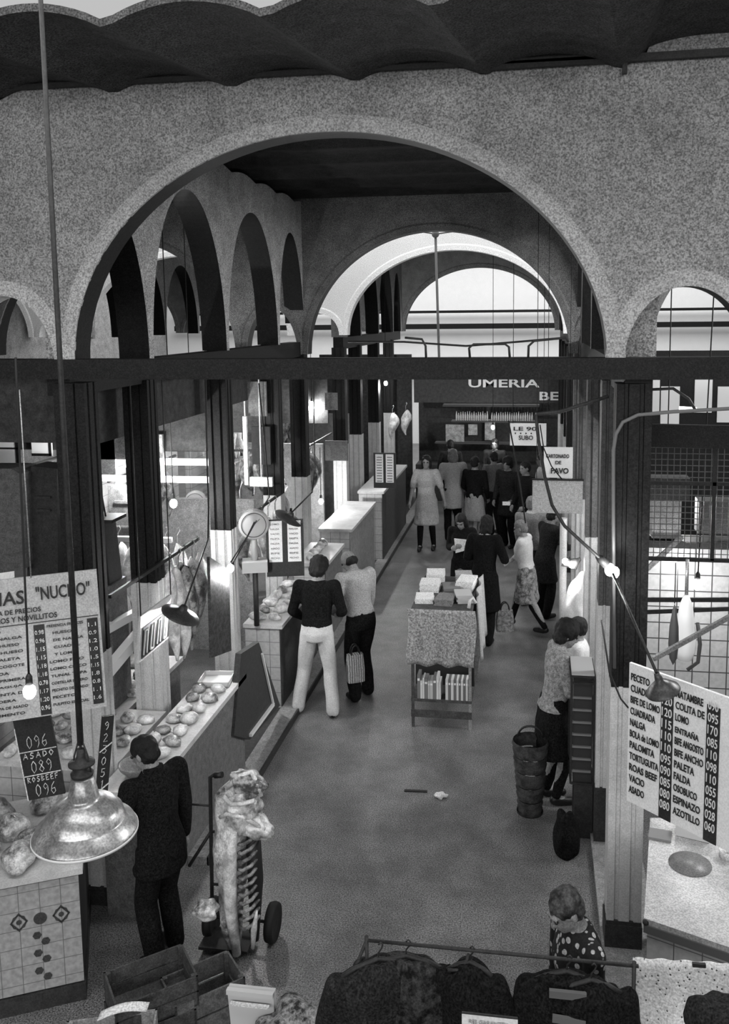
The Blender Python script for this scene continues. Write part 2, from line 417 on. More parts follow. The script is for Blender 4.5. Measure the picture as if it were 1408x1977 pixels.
# ------------------------------------------------------------------ stalls, counters
def counter(name, x0, x1, y0, y1, h, label, cat='counter', front=counterm, top=marble, end=tilew, lip=.03):
    t = empty(name, ((x0+x1)/2, (y0+y1)/2, 0), label, cat)
    a, b = (x1-x0)/2, (y1-y0)/2
    bm = NB(); box2(bm, (-a, -b+.012, .0), (a-.012, b-.012, h)); obj('body', bm, end, t)
    bm = NB(); box2(bm, (a-.012, -b, .0), (a, b, h)); obj('front_panel', bm, front, t)
    bm = NB(); box2(bm, (-a-.01, -b-lip, h), (a+lip, b+lip, h+.045)); obj('top_slab', bm, top, t)
    return t
counter('butcher_counter', -3.19, -2.83, 5.8, 7.98, .98, 'long grey fronted meat counter with marble top behind the dark suited man', end=counterm)
counter('display_table', -4.3, -3.30, 6.18, 7.14, .95, 'white tiled table of cut meat in front of the pillar behind the dark suited man', 'table')
counter('display_table', -4.3, -3.66, 7.2, 8.4, .95, 'white tiled table of cut meat left of the pillar behind the dark suited man', 'table')
counter('butcher_counter', -3.27, -2.85, 9.35, 11.0, 1.0, 'dark fronted meat counter beside the man in white trousers', front=mat('dark counter front', .05, .6, .4, 20))
counter('stall_counter', -3.27, -2.8, 11.35, 12.4, 1.15, 'grey stall counter behind the balding man', front=counterm)
counter('stall_counter', -3.27, -2.78, 12.9, 14.9, 1.25, 'grey sloping stall counter with white top in the open yard', front=mat('mid counter front', .2, .6, .3, 15))
counter('stall_counter', -3.2, -2.75, 15.6, 18.5, 1.3, 'dark stall counter left of the person in the white coat', front=mat('dark counter front', .05))
counter('stall_counter', .95, 1.5, 8.9, 12.2, 1.05, 'pale stall counter on the right behind the vendor in white', front=counterm)
counter('stall_counter', .95, 1.5, 12.8, 20.5, 1.2, 'long dark counter along the right side of the rear hall', front=mat('dark counter front', .05))
# partition of white tiles behind the left stalls
for i, (y0, y1, x, h, mm) in enumerate(((5.4, 8.6, -5.6, 2.3, tilew), (8.7, 12.4, -5.3, 2.9, tilew), (12.9, 15.0, -5.3, 3.0, tilew), (15.4, 21.9, -5.3, 3.0, tilew))):
    bm = NB(); box2(bm, (x-.1, y0, 0), (x, y1, h)); box2(bm, (x-.12, y0, h), (x+.03, y1, h+.06), 1); struct('wall_stall_left_%d' % (i+1), bm, [mm, darkpaint])
for i, (y, x0, x1, h) in enumerate(((8.62, -5.5, -4.9, 1.2), (11.1, -5.2, -3.7, 2.1), (14.95, -5.2, -3.7, 2.3), (18.0, -5.2, -3.7, 2.5))):
    bm = NB(); box2(bm, (x0, y, 0), (x1, y+.08, h)); struct('wall_cross_%d' % (i+1), bm, mat('grey stall boards', .2, .7, .3, 12))
# dark fascia boards and awnings of the left stalls, under the tie beams
def fascia(x0, x1, y0, y1, z0, z1, label):
    bm = NB(); box2(bm, (x0, y0, z0), (x1, y1, z1)); tag(obj('shop_fascia', bm, mat('fascia board', .03, .7, .6, 14)), label, 'fascia')
fascia(-9, -3.62, 6.35, 6.41, 3.55, 4.12, 'dark fascia board hung high on the left, under the front tie beam')
fascia(-3.75, -3.70, 6.5, 12.3, 3.45, 3.95, 'dark fascia board running along the left stalls above the bulbs')
fascia(-9, -3.75, 9.6, 9.66, 2.98, 3.9, 'dark fascia board behind the left stalls')
fascia(-8.1, -5.1, 7.3, 7.36, 2.2, 3.6, 'broad dark board behind the upper left stall')
fascia(.74, .78, 6.2, 12.3, 3.3, 3.9, 'dark fascia board along the right hand stalls')
fascia(-5.3, -3.0, 21.3, 21.4, .0, 3.6, 'dark boarding at the far end of the left stalls')
fascia(-8.1, -3.72, 11.9, 11.96, 2.9, 3.9, 'dark board hung across the second left stall')
fascia(-5.2, -3.72, 15.5, 15.56, 2.6, 3.4, 'dark board hung across the rear left stall')

def lump(name, loc, r, seed, m, label, cat='meat', group=None, rz=0, amp=.17, sub=3, parent=None, tilt=0):
    bm = NB(); q = bmesh.ops.create_icosphere(bm, subdivisions=sub, radius=1)
    for v in q['verts']:
        n = noise.noise(v.co*1.3 + V((seed*7.1, seed*3.3, 1)))*amp*2 + noise.noise(v.co*2.6 + V((seed, 5, seed)))*amp*.6
        v.co = v.co*(1+n); v.co = V((v.co.x*r[0], v.co.y*r[1], v.co.z*r[2]))
        if v.co.z < -r[2]*.75: v.co.z = -r[2]*.75
    o = obj(name, bm, m, parent, smooth=True); o.location = V(loc) + (V((0, 0, r[2]*.75)) if not tilt else V((0, 0, 0))); o.rotation_euler = (tilt, 0, rz)
    if parent is None: tag(o, label, cat, group)
    return o

# --- near counter with the painted tile front
def tiled_counter():
    A, B = V((-3.80, 4.60, 0)), V((-2.95, 5.02, 0)); H = .90
    ang = math.atan2(B.y-A.y, B.x-A.x); L = (B-A).length
    t = empty('tiled_counter', A, 'white tiled meat counter with painted lozenge pattern at the lower left corner', 'counter', rz=ang)
    bm = NB(); box2(bm, (0, .01, .12), (L, 1.0, H)); obj('body', bm, mat('dark counter side', .035, .6, .4, 20), t)
    bm = NB(); box2(bm, (.0, -.006, .13), (L, .01, H-.02)); o = obj('tile_front', bm, tile_mat('painted white tiles', .30, .12, .128, .035, amp=.2), t)
    bm = NB(); box2(bm, (-.02, -.03, H), (L+.03, 1.0, H+.04)); obj('marble_top', bm, marble, t)
    bm = NB(); box2(bm, (-.02, -.02, 0), (L+.01, 1.0, .12)); obj('plinth', bm, plinthm, t)
    # pattern
    bm = NB(); x0 = L-.245
    def disc(x, z, r, n=20, inner=0, m=1.0):
        nonlocal bm
        vs = [bm.verts.new((x+math.cos(2*pi*k/n)*r, -.010, z+math.sin(2*pi*k/n)*r*m)) for k in range(n)]
        if inner:
            ws = [bm.verts.new((x+math.cos(2*pi*k/n)*inner, -.010, z+math.sin(2*pi*k/n)*inner*m)) for k in range(n)]
            for k in range(n): bm.faces.new((vs[k], vs[(k+1) % n], ws[(k+1) % n], ws[k]))
        else: bm.faces.new(vs)
    z0 = .635
    dg_ = mat('dark tile glaze', .045, .4, .3, 30)
    disc(x0, z0, .041); obj('painted_disc', bm, dg_, t)
    for s in (-.128, .128):
        bm = NB(); disc(x0+s, z0-.0, .055, 4, .040, 1.2); disc(x0+s, z0, .048, 8, .042, 1.1); disc(x0+s, z0, .018, 8); obj('painted_diamond', bm, dg_, t)
    for k in range(3):
        for sx, zz in ((-.025, .52), (.025, .47)): bm = NB(); disc(x0+sx, zz-k*.125, .028, 6); obj('painted_lozenge', bm, dg_, t)
    return ang, A, L
ang, CA, CL = tiled_counter()
def oncounter(x, y, z=.94): return CA + V((math.cos(ang)*x - math.sin(ang)*y, math.sin(ang)*x + math.cos(ang)*y, z))
lump('meat_joint', oncounter(.58, .13), (.10, .13, .085), 1, meat_l, 'knobbly joint of meat with a rounded end at the front edge of the tiled counter', rz=.4, sub=4)
lump('meat_joint', oncounter(.78, .16), (.14, .07, .055), 2, meat_l, 'long pale marrow bone joint by the corner of the tiled counter', rz=-.3, sub=4)
lump('meat_joint', oncounter(.50, .50), (.10, .10, .09), 3, meat_l, 'upright fatty joint in the second row on the tiled counter', rz=.9, sub=4)
lump('meat_joint', oncounter(.30, .35), (.13, .10, .08), 4, meat_l, 'dark and white joint at the left of the tiled counter', rz=.2, sub=4)
lump('meat_joint', oncounter(.66, .38), (.12, .06, .06), 5, meat_l, 'flat slab of rib meat under the enamel lamp on the tiled counter', rz=.6, sub=4)
lump('meat_joint', oncounter(.34, .78), (.14, .12, .09), 6, meat_d, 'large dark joint at the back of the tiled counter', rz=.1, sub=4)
lump('meat_joint', oncounter(.70, .80), (.12, .10, .07), 7, meat_d, 'dark meat piece at the back right of the tiled counter', rz=1.1, sub=4)

# --- cuts of meat laid out on the stalls
k = 10
for i in range(6):
    for j in range(9):
        x = -4.2+i*.165+random.uniform(-.03, .03); y = 6.28+j*.225+random.uniform(-.03, .03)
        if x > -3.72 and y > 7.1: continue
        if 7.06 < y < 7.28: y += .2
        k += 1
        lump('meat_cut', (x, y, .995), (random.uniform(.06, .10), random.uniform(.045, .07), random.uniform(.03, .055)), k, random.choice([meat_l, meat_l, fat, meat_d]), 'cut of meat among the rows on the white tiled tables around the pillar', 'meat', 'cuts of meat on the white tiled tables', random.uniform(0, 3), sub=2)
for i in range(2):
    for j in range(7):
        k += 1
        lump('meat_cut', (-3.10+i*.17+random.uniform(-.02, .02), 6.30+j*.21, 1.025), (random.uniform(.06, .09), random.uniform(.05, .08), random.uniform(.03, .055)), k, random.choice([meat_l, fat, meat_d]), 'cut of meat laid on the long grey fronted counter', 'meat', 'cuts of meat on the long grey counter', random.uniform(-.6, .6), sub=2)
for i in range(2):
    for j in range(6):
        k += 1
        lump('meat_cut', (-3.16+i*.2, 9.5+j*.25, 1.045), (random.uniform(.07, .12), random.uniform(.05, .09), random.uniform(.04, .07)), k, random.choice([meat_l, fat, meat_d]), 'piece of meat on the dark fronted counter by the two men', 'meat', 'pieces of meat on the dark fronted counter', random.uniform(0, 3), sub=2)
for j in range(5):
    k += 1
    lump('meat_cut', (-3.05, 11.5+j*.19, 1.195), (.08, .06, .06), k, random.choice([meat_l, fat]), 'pale cut on the grey stall counter behind the balding man', 'meat', 'pale cuts on the counter behind the balding man', random.uniform(0, 3), sub=2)
# white trays and a bowl
def tray(loc, w, d, label, rz=0):
    bm = NB(); box2(bm, (-w/2, -d/2, 0), (w/2, d/2, .012))
    for a, b in (((-w/2, -d/2, 0), (w/2, -d/2+.01, .05)), ((-w/2, d/2-.01, 0), (w/2, d/2, .05)), ((-w/2, -d/2, 0), (-w/2+.01, d/2, .05)), ((w/2-.01, -d/2, 0), (w/2, d/2, .05))): box2(bm, a, b)
    o = obj('tray', bm, mat('white enamel tray', .6, .3)); o.location = loc; o.rotation_euler = (0, 0, rz); tag(o, label, 'tray')
tray((-3.02, 7.78, 1.03), .30, .28, 'white tray at the far end of the long grey counter', .1)
bm = NB(); lathe(bm, [(.0, .0), (.06, .0), (.13, .07), (.14, .10), (.132, .10), (.12, .07), (.05, .012), (0, .012)], (-3.0, 6.02, 1.025)); tag(obj('bowl', bm, mat('dull bowl', .16, .4, .3, 20)), 'round bowl on the marble counter just above the dark suited man', 'bowl')

# --- white rails across and along the left stalls
def rail(name, a, b, w, h, label, mm=None, cat='rail', group=None):
    bm = NB(); bar(bm, a, b, w, h); return tag(obj(name, bm, mm or mat('white enamelled rail', .75, .4)), label, cat, group)
rail('shelf_rail', (-4.85, 9.2, 2.93), (-3.57, 9.2, 2.93), .03, .075, 'upper white rail crossing the stall behind the two bright bulbs')
rail('shelf_rail', (-4.85, 9.2, 2.73), (-3.57, 9.2, 2.73), .03, .07, 'lower white rail crossing the stall behind the two bright bulbs')
rail('shelf_rail', (-3.60, 8.2, 2.30), (-4.6, 8.2, 2.30), .05, .05, 'thin white bar above the hanging meat')
rail('awning_tube', AX(205, 1215, -3.75), AX(268, 1180, -3.65), .07, .07, 'upper thick white tube right of the big price sign')
rail('awning_tube', AX(205, 1300, -3.72), AX(270, 1222, -3.6), .09, .09, 'lower thick white tube right of the big price sign')
rail('awning_tube', AX(300, 1190, -3.45), AX(385, 1095, -3.5), .10, .10, 'white roller tube above the meat stall with a looped wire')
bm = NB(); tube(bm, [AX(334, 1160, -3.32), AX(340, 1120, -3.32), AX(352, 1092, -3.32), AX(364, 1095, -3.32), AX(358, 1130, -3.32), AX(362, 1137, -3.32), AX(376, 1130, -3.32)], .012); tag(obj('looped_wire', bm, iron), 'black looped wire on the white roller tube', 'wire')

# --- hanging meat
def hanging(loc, L, r, seed, mm, label, group=None, hook=.12):
    t = empty('hanging_meat', loc, label, 'meat', group)
    bm = NB(); n = 14; m_ = 16; rings = []
    for i in range(m_+1):
        f = i/m_; rad = r*(math.sin(pi*min(1, f*1.02)**.7)*.9+.12)
        ring = []
        for k_ in range(n):
            a = 2*pi*k_/n; q = rad*(1+.35*noise.noise(V((math.cos(a)*1.5+seed*3, math.sin(a)*1.5, f*4))))
            ring.append(bm.verts.new((q*math.cos(a)*.75 + .04*math.sin(f*5+seed), q*math.sin(a)*.9, -f*L)))
        rings.append(ring)
    for A, B in zip(rings, rings[1:]):
        for k_ in range(n): f_ = bm.faces.new((A[k_], A[(k_+1) % n], B[(k_+1) % n], B[k_])); f_.smooth = True
    bm.faces.new(rings[0]); bm.faces.new(rings[-1])
    obj('flesh', bm, mm, t)
    bm = NB(); tube(bm, [(0, 0, hook+.03), (.02, 0, hook+.05), (.03, 0, hook+.02), (0, 0, hook-.03), (0, 0, -.03)], .006, 6); obj('hook', bm, steel, t)
    return t
rail('meat_rail', (-3.3, 6.3, 2.34), (-3.3, 8.15, 2.34), .025, .03, 'dark rail the meat hangs from over the long grey counter', iron)
gm = [(.0, fat, .95, .13), (.22, fat, 1.0, .12), (.44, meat_l, .9, .12), (.66, meat_l, 1.05, .12), (.86, fat, .9, .10)]
for i, (dy, mm, L, r) in enumerate(gm):
    hanging((-3.32+.02*(i % 2), 7.48+dy*.75, 2.2), L*.9, r, i+3, mm, 'pale side of meat hanging over the long grey counter beyond the pillar', 'sides of meat hanging over the long grey counter')
for i in range(6):
    hanging((-4.3+.13*i, 8.45, 2.2), random.uniform(.5, .8), .09, i+20, random.choice([fat, meat_l]), 'small side of meat hanging from the bar at the back of the stall', 'small sides of meat at the back of the stall')
rail('meat_rail', (-3.32, 9.4, 2.2), (-3.32, 11.05, 2.2), .025, .03, 'dark rail the hams hang from over the dark fronted counter', iron)
for i in range(5):
    hanging((-3.32, 9.6+i*.3, 2.05), random.uniform(.4, .7), .10, i+40, random.choice([fat, meat_l, meat_d]), 'ham hanging over the dark fronted counter by the two men', 'hams over the dark fronted counter')
for i, (x, y) in enumerate(((-3.5, 12.95), (-3.5, 13.3), (-3.55, 13.7), (-3.2, 19.6), (-3.0, 20.3))):
    hanging((x, y, 2.35), .6, .14, i+60, meat_d if i < 3 else fat, ['round dark ham hanging behind the third price board', 'second dark ham in the open yard stall', 'third dark ham in the open yard stall', 'pale carcass hanging above the person in the white coat', 'pale carcass hanging at the last left stall'][i])
rail('meat_rail', (-3.52, 12.9, 2.5), (-3.52, 14.9, 2.5), .025, .03, 'dark rail over the open yard stall', iron)

# --- leaning shutter with a white edge
t = empty('folded_shutter', (-2.8, 8.5, .09), 'dark folded shutter with a bright white edge leaning by the kerb', 'shutter')
def loc_child(o, root): o.location = -V(root.location); return o
pts = [AX(500, 1240, -2.8), AX(541, 1362, -2.8), AX(483, 1428, -2.8), AX(452, 1420, -2.8), AX(466, 1262, -2.8)]
bm = NB(); prism(bm, pts, (-.06, 0, 0)); loc_child(obj('panel', bm, mat('shutter slate', .035, .5, .4, 20), t), t)
bm = NB(); bar(bm, AX(506, 1262, -2.785), AX(528, 1360, -2.785), .02, .02); bar(bm, AX(528, 1360, -2.785), AX(484, 1420, -2.785), .03, .03); loc_child(obj('white_edge', bm, mat('white edge paint', .7, .4), t), t)

# --- kerb side plinth
# ------------------------------------------------------------------ boards with writing
def board(name, P0, P1, h, th, mm, label, cat='sign', rz_up=(0, 0, 1)):
    """board with lower left corner P0, lower right P1, height h"""
    T = frame_from(P0, P1, V(P0)+V(rz_up)); W_ = (V(P1)-V(P0)).length
    t = empty(name, V(P0), label, cat)
    bm = NB(); box(bm, (W_/2, h/2, -th/2), (W_, h, th), M=T); loc_child(obj('board', bm, mm, t), t)
    return t, T, W_
GL = {'0': [[(.5, 1), (.15, .75), (.1, .35), (.4, 0), (.8, .25), (.85, .7), (.5, 1)]], '1': [[(.3, .8), (.55, 1), (.5, 0)]], '2': [[(.1, .8), (.5, 1), (.8, .75), (.1, .0), (.9, .05)]],
 '3': [[(.1, 1), (.8, .95), (.4, .6), (.85, .35), (.5, 0), (.1, .1)]], '5': [[(.85, 1), (.25, 1), (.2, .6), (.7, .6), (.85, .3), (.5, 0), (.1, .1)]],
 '6': [[(.75, 1), (.3, .7), (.1, .3), (.4, 0), (.8, .2), (.7, .5), (.2, .4)]], '8': [[(.5, .55), (.15, .8), (.5, 1), (.8, .8), (.5, .55), (.1, .25), (.5, 0), (.85, .25), (.5, .55)]],
 '9': [[(.85, .75), (.5, 1), (.15, .75), (.4, .5), (.85, .75), (.8, .3), (.5, 0)]], 'A': [[(.05, 0), (.5, 1), (.85, 0)], [(.25, .4), (.75, .4)]], 'S': [[(.85, .9), (.4, 1), (.2, .7), (.8, .35), (.5, 0), (.1, .1)]],
 'D': [[(.15, 0), (.2, 1), (.7, .85), (.85, .4), (.15, 0)]], 'O': [[(.5, 1), (.12, .6), (.4, 0), (.88, .5), (.5, 1)]], 'R': [[(.15, 0), (.15, 1), (.8, .85), (.2, .5), (.85, 0)]],
 'B': [[(.15, 0), (.15, 1), (.75, .8), (.2, .52), (.85, .25), (.15, 0)]], 'E': [[(.85, 1), (.15, .95), (.15, 0), (.85, .05)], [(.15, .5), (.7, .52)]], 'F': [[(.85, 1), (.15, .95), (.15, 0)], [(.15, .5), (.7, .52)]]}
def scrawl(bm, T, txt, x, y, w, h, r=.003):
    cw = w/len(txt)
    for i, ch in enumerate(txt):
        for st_ in GL.get(ch, []): tube(bm, [T @ V((x+(i+.1+.8*a)*cw+.12*b*h*.3, y+b*h, .004)) for a, b in st_], r, 5)
# big butcher sign on the left
Pl, Pr = V((-3.42, 4.64, 2.045)), V((-2.675, 5.0, 2.065))
t, T, w_ = board('price_sign', Pl, Pr, .895, .02, mat('aged white board', .36, .7, .12, 8, grain=.2), 'large white price sign reading RIAS "NUCHO" hanging at the left edge')
bm = NB(); k0 = .17
write(bm, T, 'ERIAS', k0-.03, .735, .26, .085, .012, sh=.05)
write(bm, T, '"NUCHO"', k0+.30, .745, .31, .085, .012)
write(bm, T, 'CARTA DE PRECIOS', k0-.02, .675, .34, .030, .01)
write(bm, T, 'NOVILLOS Y NOVILLITOS', k0-.05, .625, .46, .034, .01)
box(bm, (w_/2, .605, .002), (w_-.02, .005, .002), M=T)
colA = ['LOMO', 'DE NALGA', 'CON HUESO', 'SIN HUESO', 'DE PALETA', 'DE COGOTE', 'FALDA', 'DE PRIMERA', 'DE AGUJA', 'PUNTA DE', 'CADERA', 'TAPA DE ASADO', 'CHIMENTO']
colB = ['PRESENCIA FRANCES', 'HUESO', 'DE NALGA', 'CUADRIL', 'Y LOMO', 'LOMO FINO', 'LOMO CHICO', 'TUNAL TAPA', 'COSTILLAR ENTERO', 'PECHITO DE ASADO', 'PECETO', 'PULPITO ESPECIAL']
for i, s_ in enumerate(colA): write(bm, T, s_, k0-.02+(.02 if i % 2 else 0), .565-i*.044, min(.20, .026*len(s_)), .017, .012)
for i, s_ in enumerate(colB): write(bm, T, s_, k0+.345+(.03 if 0 < i < 5 else 0), .565-i*.046, min(.21, .022*len(s_)), .017, .012)
loc_child(obj('lettering', bm, ink, t), t)
bm = NB(); box(bm, (k0+.30, .30, .003), (.062, .58, .004), M=T); box(bm, (k0+.63-.02, .31, .003), (.062, .56, .004), M=T); loc_child(obj('price_strip', bm, board_k, t), t)
for i, s_ in enumerate(['0.98', '0.96', '1.15', '1.15', '1.18', '1.18', '0.78', '1.17', '1.20', '0.96']):
    bm = NB(); write(bm, T, s_, k0+.275, .53-i*.054, .05, .026, -.006); loc_child(obj('price_digits', bm, chalk, t), t)
    bm = NB(); write(bm, T, ['1.1', '0.9', '1.2', '1.0', '1.5', '1.15', '1.8', '0.8', '1.1', '1.6'][i], k0+.585, .54-i*.053, .045, .024, -.006); loc_child(obj('price_digits', bm, chalk, t), t)
bm = NB(); tube(bm, [T @ V((.45, .89, 0)), T @ V((.45, .89, 0))+V((0, 0, 1.15))], .004, 6); loc_child(obj('wire', bm, steel, t), t)
# chalk price board
t, T, w_ = board('chalk_board', AY(55, 1546, 4.98), AY(126, 1532, 5.05), .60, .02, board_k, 'small blackboard reading ASADO 089 hanging under the large price sign')
bm = NB()
for z_ in (.165, .33): box(bm, (w_/2, z_, .002), (w_, .006, .003), M=T)
box(bm, (.0, .25, .002), (.006, .5, .003), M=T)
for z_, q_ in ((.35, '096'), (.18, '089'), (.018, '096')): scrawl(bm, T, q_, .05, z_, .14, .082, .0028)
scrawl(bm, T, 'ASADO', .015, .282, .20, .038, .0040); scrawl(bm, T, 'ROSBEEF', .015, .120, .20, .035, .0034)
loc_child(obj('chalk_writing', bm, chalk, t), t)
# narrow slate strip
t, T, w_ = board('price_strip', AY(183, 1560, 5.15), AY(206, 1556, 5.2), .62, .02, board_k, 'tall narrow slate strip of chalked figures below the corner of the large price sign')
bm = NB()
for i in range(7): scrawl(bm, T, '0150329'[i], .012, .05+i*.08, .04, .055, .0025)
for i in range(2): bar(bm, T @ V((0, .1+.28*i, .004)), T @ V((w_, .16+.28*i, .004)), .006)
loc_child(obj('chalk_writing', bm, chalk, t), t)

# meat price board on the right
Pl, Pr = V((.600, 5.48, 1.405)), V((1.20, 4.93, 1.405))
t, T, w_ = board('meat_price_board', Pl, Pr, .92, .02, board_w, 'white meat price board listing NALGA, PALOMITA and ASADO beside the right pillar')
L1 = ['PECETO', 'CUADRIL', 'BIFE DE LOMO', 'CUADRADA', 'NALGA', 'BOLA de LOMO', 'PALOMITA', 'TORTUGUITA', 'ROAS BEEF', 'VACIO', 'ASADO']
L2 = ['MATAMBRE', 'COLITA DE', 'LOMO', 'ENTRAÑA', 'BIFE ANGOSTO', 'BIFE ANCHO', 'PALETA', 'FALDA', 'OSOBUCO', 'ESPINAZO', 'AZOTILLO']
bm = NB(); st = (.92-.1)/11
bm.free()
for i, s_ in enumerate(L1): bm = NB(); write(bm, T, s_, .02, .92-.105-i*st, min(.215, .023*len(s_)), .047, .018); loc_child(obj('lettering', bm, ink, t), t)
for i, s_ in enumerate(L2): bm = NB(); write(bm, T, s_, .345, .92-.105-i*st, min(.195, .023*len(s_)), .047, .018); loc_child(obj('lettering', bm, ink, t), t)
bm = NB(); box(bm, (.285, .42, .003), (.085, .84, .004), M=T); box(bm, (.595, .42, .003), (.085, .84, .004), M=T); loc_child(obj('price_strip', bm, board_k, t), t)
D1 = ['130', '120', '120', '115', '110', '110', '095', '090', '085', '080', '080']; D2 = ['090', '095', '170', '085', '110', '098', '110', '055', '050', '028', '060']
for i in range(11):
    bm = NB(); write(bm, T, D1[i], .25, .92-.105-i*st, .07, .055, .004); loc_child(obj('price_digits', bm, mat('white figures', .6, .6), t), t)
    bm = NB(); write(bm, T, D2[i], .562, .92-.105-i*st, .065, .055, .004); loc_child(obj('price_digits', bm, mat('white figures', .6, .6), t), t)
bm = NB(); tube(bm, [T @ V((0, .62, 0)), T @ V((-.06, .66, 0)), T @ V((-.13, .82, .03)), T @ V((-.2, 1.15, .03))], .006, 6); loc_child(obj('cord', bm, cord, t), t)

def simple_board(px, Y, mm, label, name='sign', th=.02, writing=None):
    """px = four picture corners of the board, read on the plane Y"""
    P = [AY(x, y, Y if not isinstance(Y, (list, tuple)) else Y[i]) for i, (x, y) in enumerate(px)]   # bl, br, tr, tl
    t = empty(name, P[0], label, 'sign')
    h = ((P[3]-P[0]).length+(P[2]-P[1]).length)/2
    P1 = V((P[1].x, P[1].y, P[0].z)) if abs(P[1].z-P[0].z) < .1 else P[1]
    T = frame_from(P[0], P1, P[0]+V((0, 0, 1))); W_ = (P1-P[0]).length
    bm = NB(); box(bm, (W_/2, h/2, -th/2), (W_, h, th), M=T); loc_child(obj('board', bm, mm, t), t)
    return t, T, W_, h
t, T, w_, h_ = simple_board([(516, 1114), (588, 1108), (588, 1000), (512, 1003)], (9.35, 9.45, 9.45, 9.35), board_k, 'black board with two white columns of prices above the man in white trousers', 'two_column_price_board')
bm = NB()
for x in (.03, .24): box(bm, (x+.075, h_*.62, .003), (.15, h_*.72, .004), M=T)
loc_child(obj('white_column', bm, board_w, t), t)
bm = NB()
for x in (.05, .26):
    for i in range(8): write(bm, T, ['LOMO', 'NALGA', 'VACIO', 'PALETA', 'FALDA', 'ASADO', 'BIFE', 'PECHO'][i], x, h_*.94-i*h_*.085-.02, .10, .02, .01, )
for v in bm.verts: pass
o = loc_child(obj('lettering', bm, mat('grey lettering', .12), t), t); o.location += T.to_3x3() @ V((0, 0, .003))
t, T, w_, h_ = simple_board([(722, 942), (765, 937), (760, 870), (718, 873)], 13.0, board_k, 'small black board with two white columns on the pillar beyond the balding man', 'two_column_price_board')
bm = NB()
for x in (.03, .19): box(bm, (x+.06, h_*.56, .003), (.12, h_*.8, .004), M=T)
loc_child(obj('white_column', bm, board_w, t), t)
bm = NB()
for i in range(10):
    for x in (.04, .20): box(bm, (x+.05, h_*.2+i*h_*.075, .006), (.08, .012, .002), M=T)
loc_child(obj('faint_lines', bm, mat('grey lettering', .12), t), t)
# tall dark board on the pillar
t = empty('tall_dark_board', (-3.05, 7.8, 1.2), 'tall narrow black board under the star bright bulb, beside the meat counter', 'sign')
bm = NB(); prism(bm, [AX(410, 1270, -3.05), AX(447, 1256, -3.0), AX(442, 1100, -3.0), AX(405, 1075, -3.05)], (-.03, 0, 0)); loc_child(obj('board', bm, mat('slate board', .02, .6, v2=.06, scale=25), t), t)
# slanted banner sign
t = empty('slanted_sign', (-3.1, 6.4, 1.7), 'slanting hanging sign with a white top band and tall dark letters, over the meat stall', 'sign')
q = [AX(268, 1281, -3.1), AX(325, 1232, -3.1), AX(330, 1148, -3.1), AX(272, 1190, -3.1)]
bm = NB(); prism(bm, q, (-.02, 0, 0)); loc_child(obj('board', bm, board_w, t), t)
bm = NB(); f = lambda a, b: q[0].lerp(q[1], a).lerp(q[3].lerp(q[2], a), b) + V((.004, 0, 0))
prism(bm, [f(.06, .06), f(.97, .06), f(.97, .72), f(.06, .72)], (.004, 0, 0)); loc_child(obj('dark_field', bm, mat('sign field', .02, .6, .4, 20), t), t)
bm = NB()
for i in range(4):
    a = .1+i*.22; bar(bm, f(a, .12)+V((.008, 0, 0)), f(a+.02, .66)+V((.008, 0, 0)), .012, .012)
    bar(bm, f(a+.1, .12)+V((.008, 0, 0)), f(a+.1, .66)+V((.008, 0, 0)), .012, .012)
    if i % 2: bar(bm, f(a, .12)+V((.008, 0, 0)), f(a+.1, .12)+V((.008, 0, 0)), .012, .012)
    else: bar(bm, f(a, .64)+V((.008, 0, 0)), f(a+.1, .64)+V((.008, 0, 0)), .012, .012)
loc_child(obj('tall_letters', bm, mat('pale letters', .45), t), t)
bm = NB(); tube(bm, [q[3], V((q[3].x, q[3].y, 4.0))], .005, 6); tube(bm, [q[2], V((q[2].x, q[2].y, 4.0))], .005, 6); loc_child(obj('wire', bm, iron, t), t)
# signs on the right
t, T, w_, h_ = simple_board([(985, 860), (1055, 860), (1055, 817), (985, 817)], 15.36, board_w, 'white painted sign, the farther and higher of the two on the right of the aisle', 'hanging_sign')
bm = NB()
for x in (.05, w_-.05): tube(bm, [T @ V((x, h_, 0)), V(((T @ V((x, h_, 0))).x, 15.4, 6.3))], .006, 6)
loc_child(obj('wire', bm, iron, t), t)
bm = NB(); write(bm, T, 'LE 90', .06, h_-.13, .4, .07, .02); write(bm, T, '. . . .', .08, h_-.19, .3, .03, .01); write(bm, T, 'SUBO', .15, .1, .25, .08, .02); loc_child(obj('lettering', bm, ink, t), t)
t, T, w_, h_ = simple_board([(1050, 922), (1106, 920), (1106, 862), (1050, 862)], 12.2, board_w, 'white painted sign above the blank hanging panel', 'hanging_sign')
bm = NB()
for x in (.05, w_-.05): tube(bm, [T @ V((x, h_, 0)), T @ V((x, h_, 0))+V((0, 0, 3.42))], .005, 6)
loc_child(obj('wire', bm, iron, t), t)
bm = NB(); write(bm, T, 'CARTONADO', .03, h_-.15, w_-.08, .055, .02); write(bm, T, 'DE', .16, .19, .08, .05, .02); write(bm, T, 'PAVO', .1, .06, .24, .08, .025); loc_child(obj('lettering', bm, ink, t), t)
t, T, w_, h_ = simple_board([(1028, 990), (1125, 990), (1125, 925), (1028, 925)], 11.0, mat('faded grey board', .24, .8, .35, 30), 'blank light grey hanging panel on the right of the aisle', 'blank_sign')
bm = NB()
for x in (.05, w_-.05): tube(bm, [T @ V((x, h_, 0)), T @ V((x, h_, 0))+V((0, 0, 3.68))], .005, 6)
loc_child(obj('wire', bm, iron, t), t)
bm = NB(); box(bm, (w_/2, h_, .0), (w_+.02, .02, .03), M=T); loc_child(obj('top_batten', bm, darkpaint, t), t)
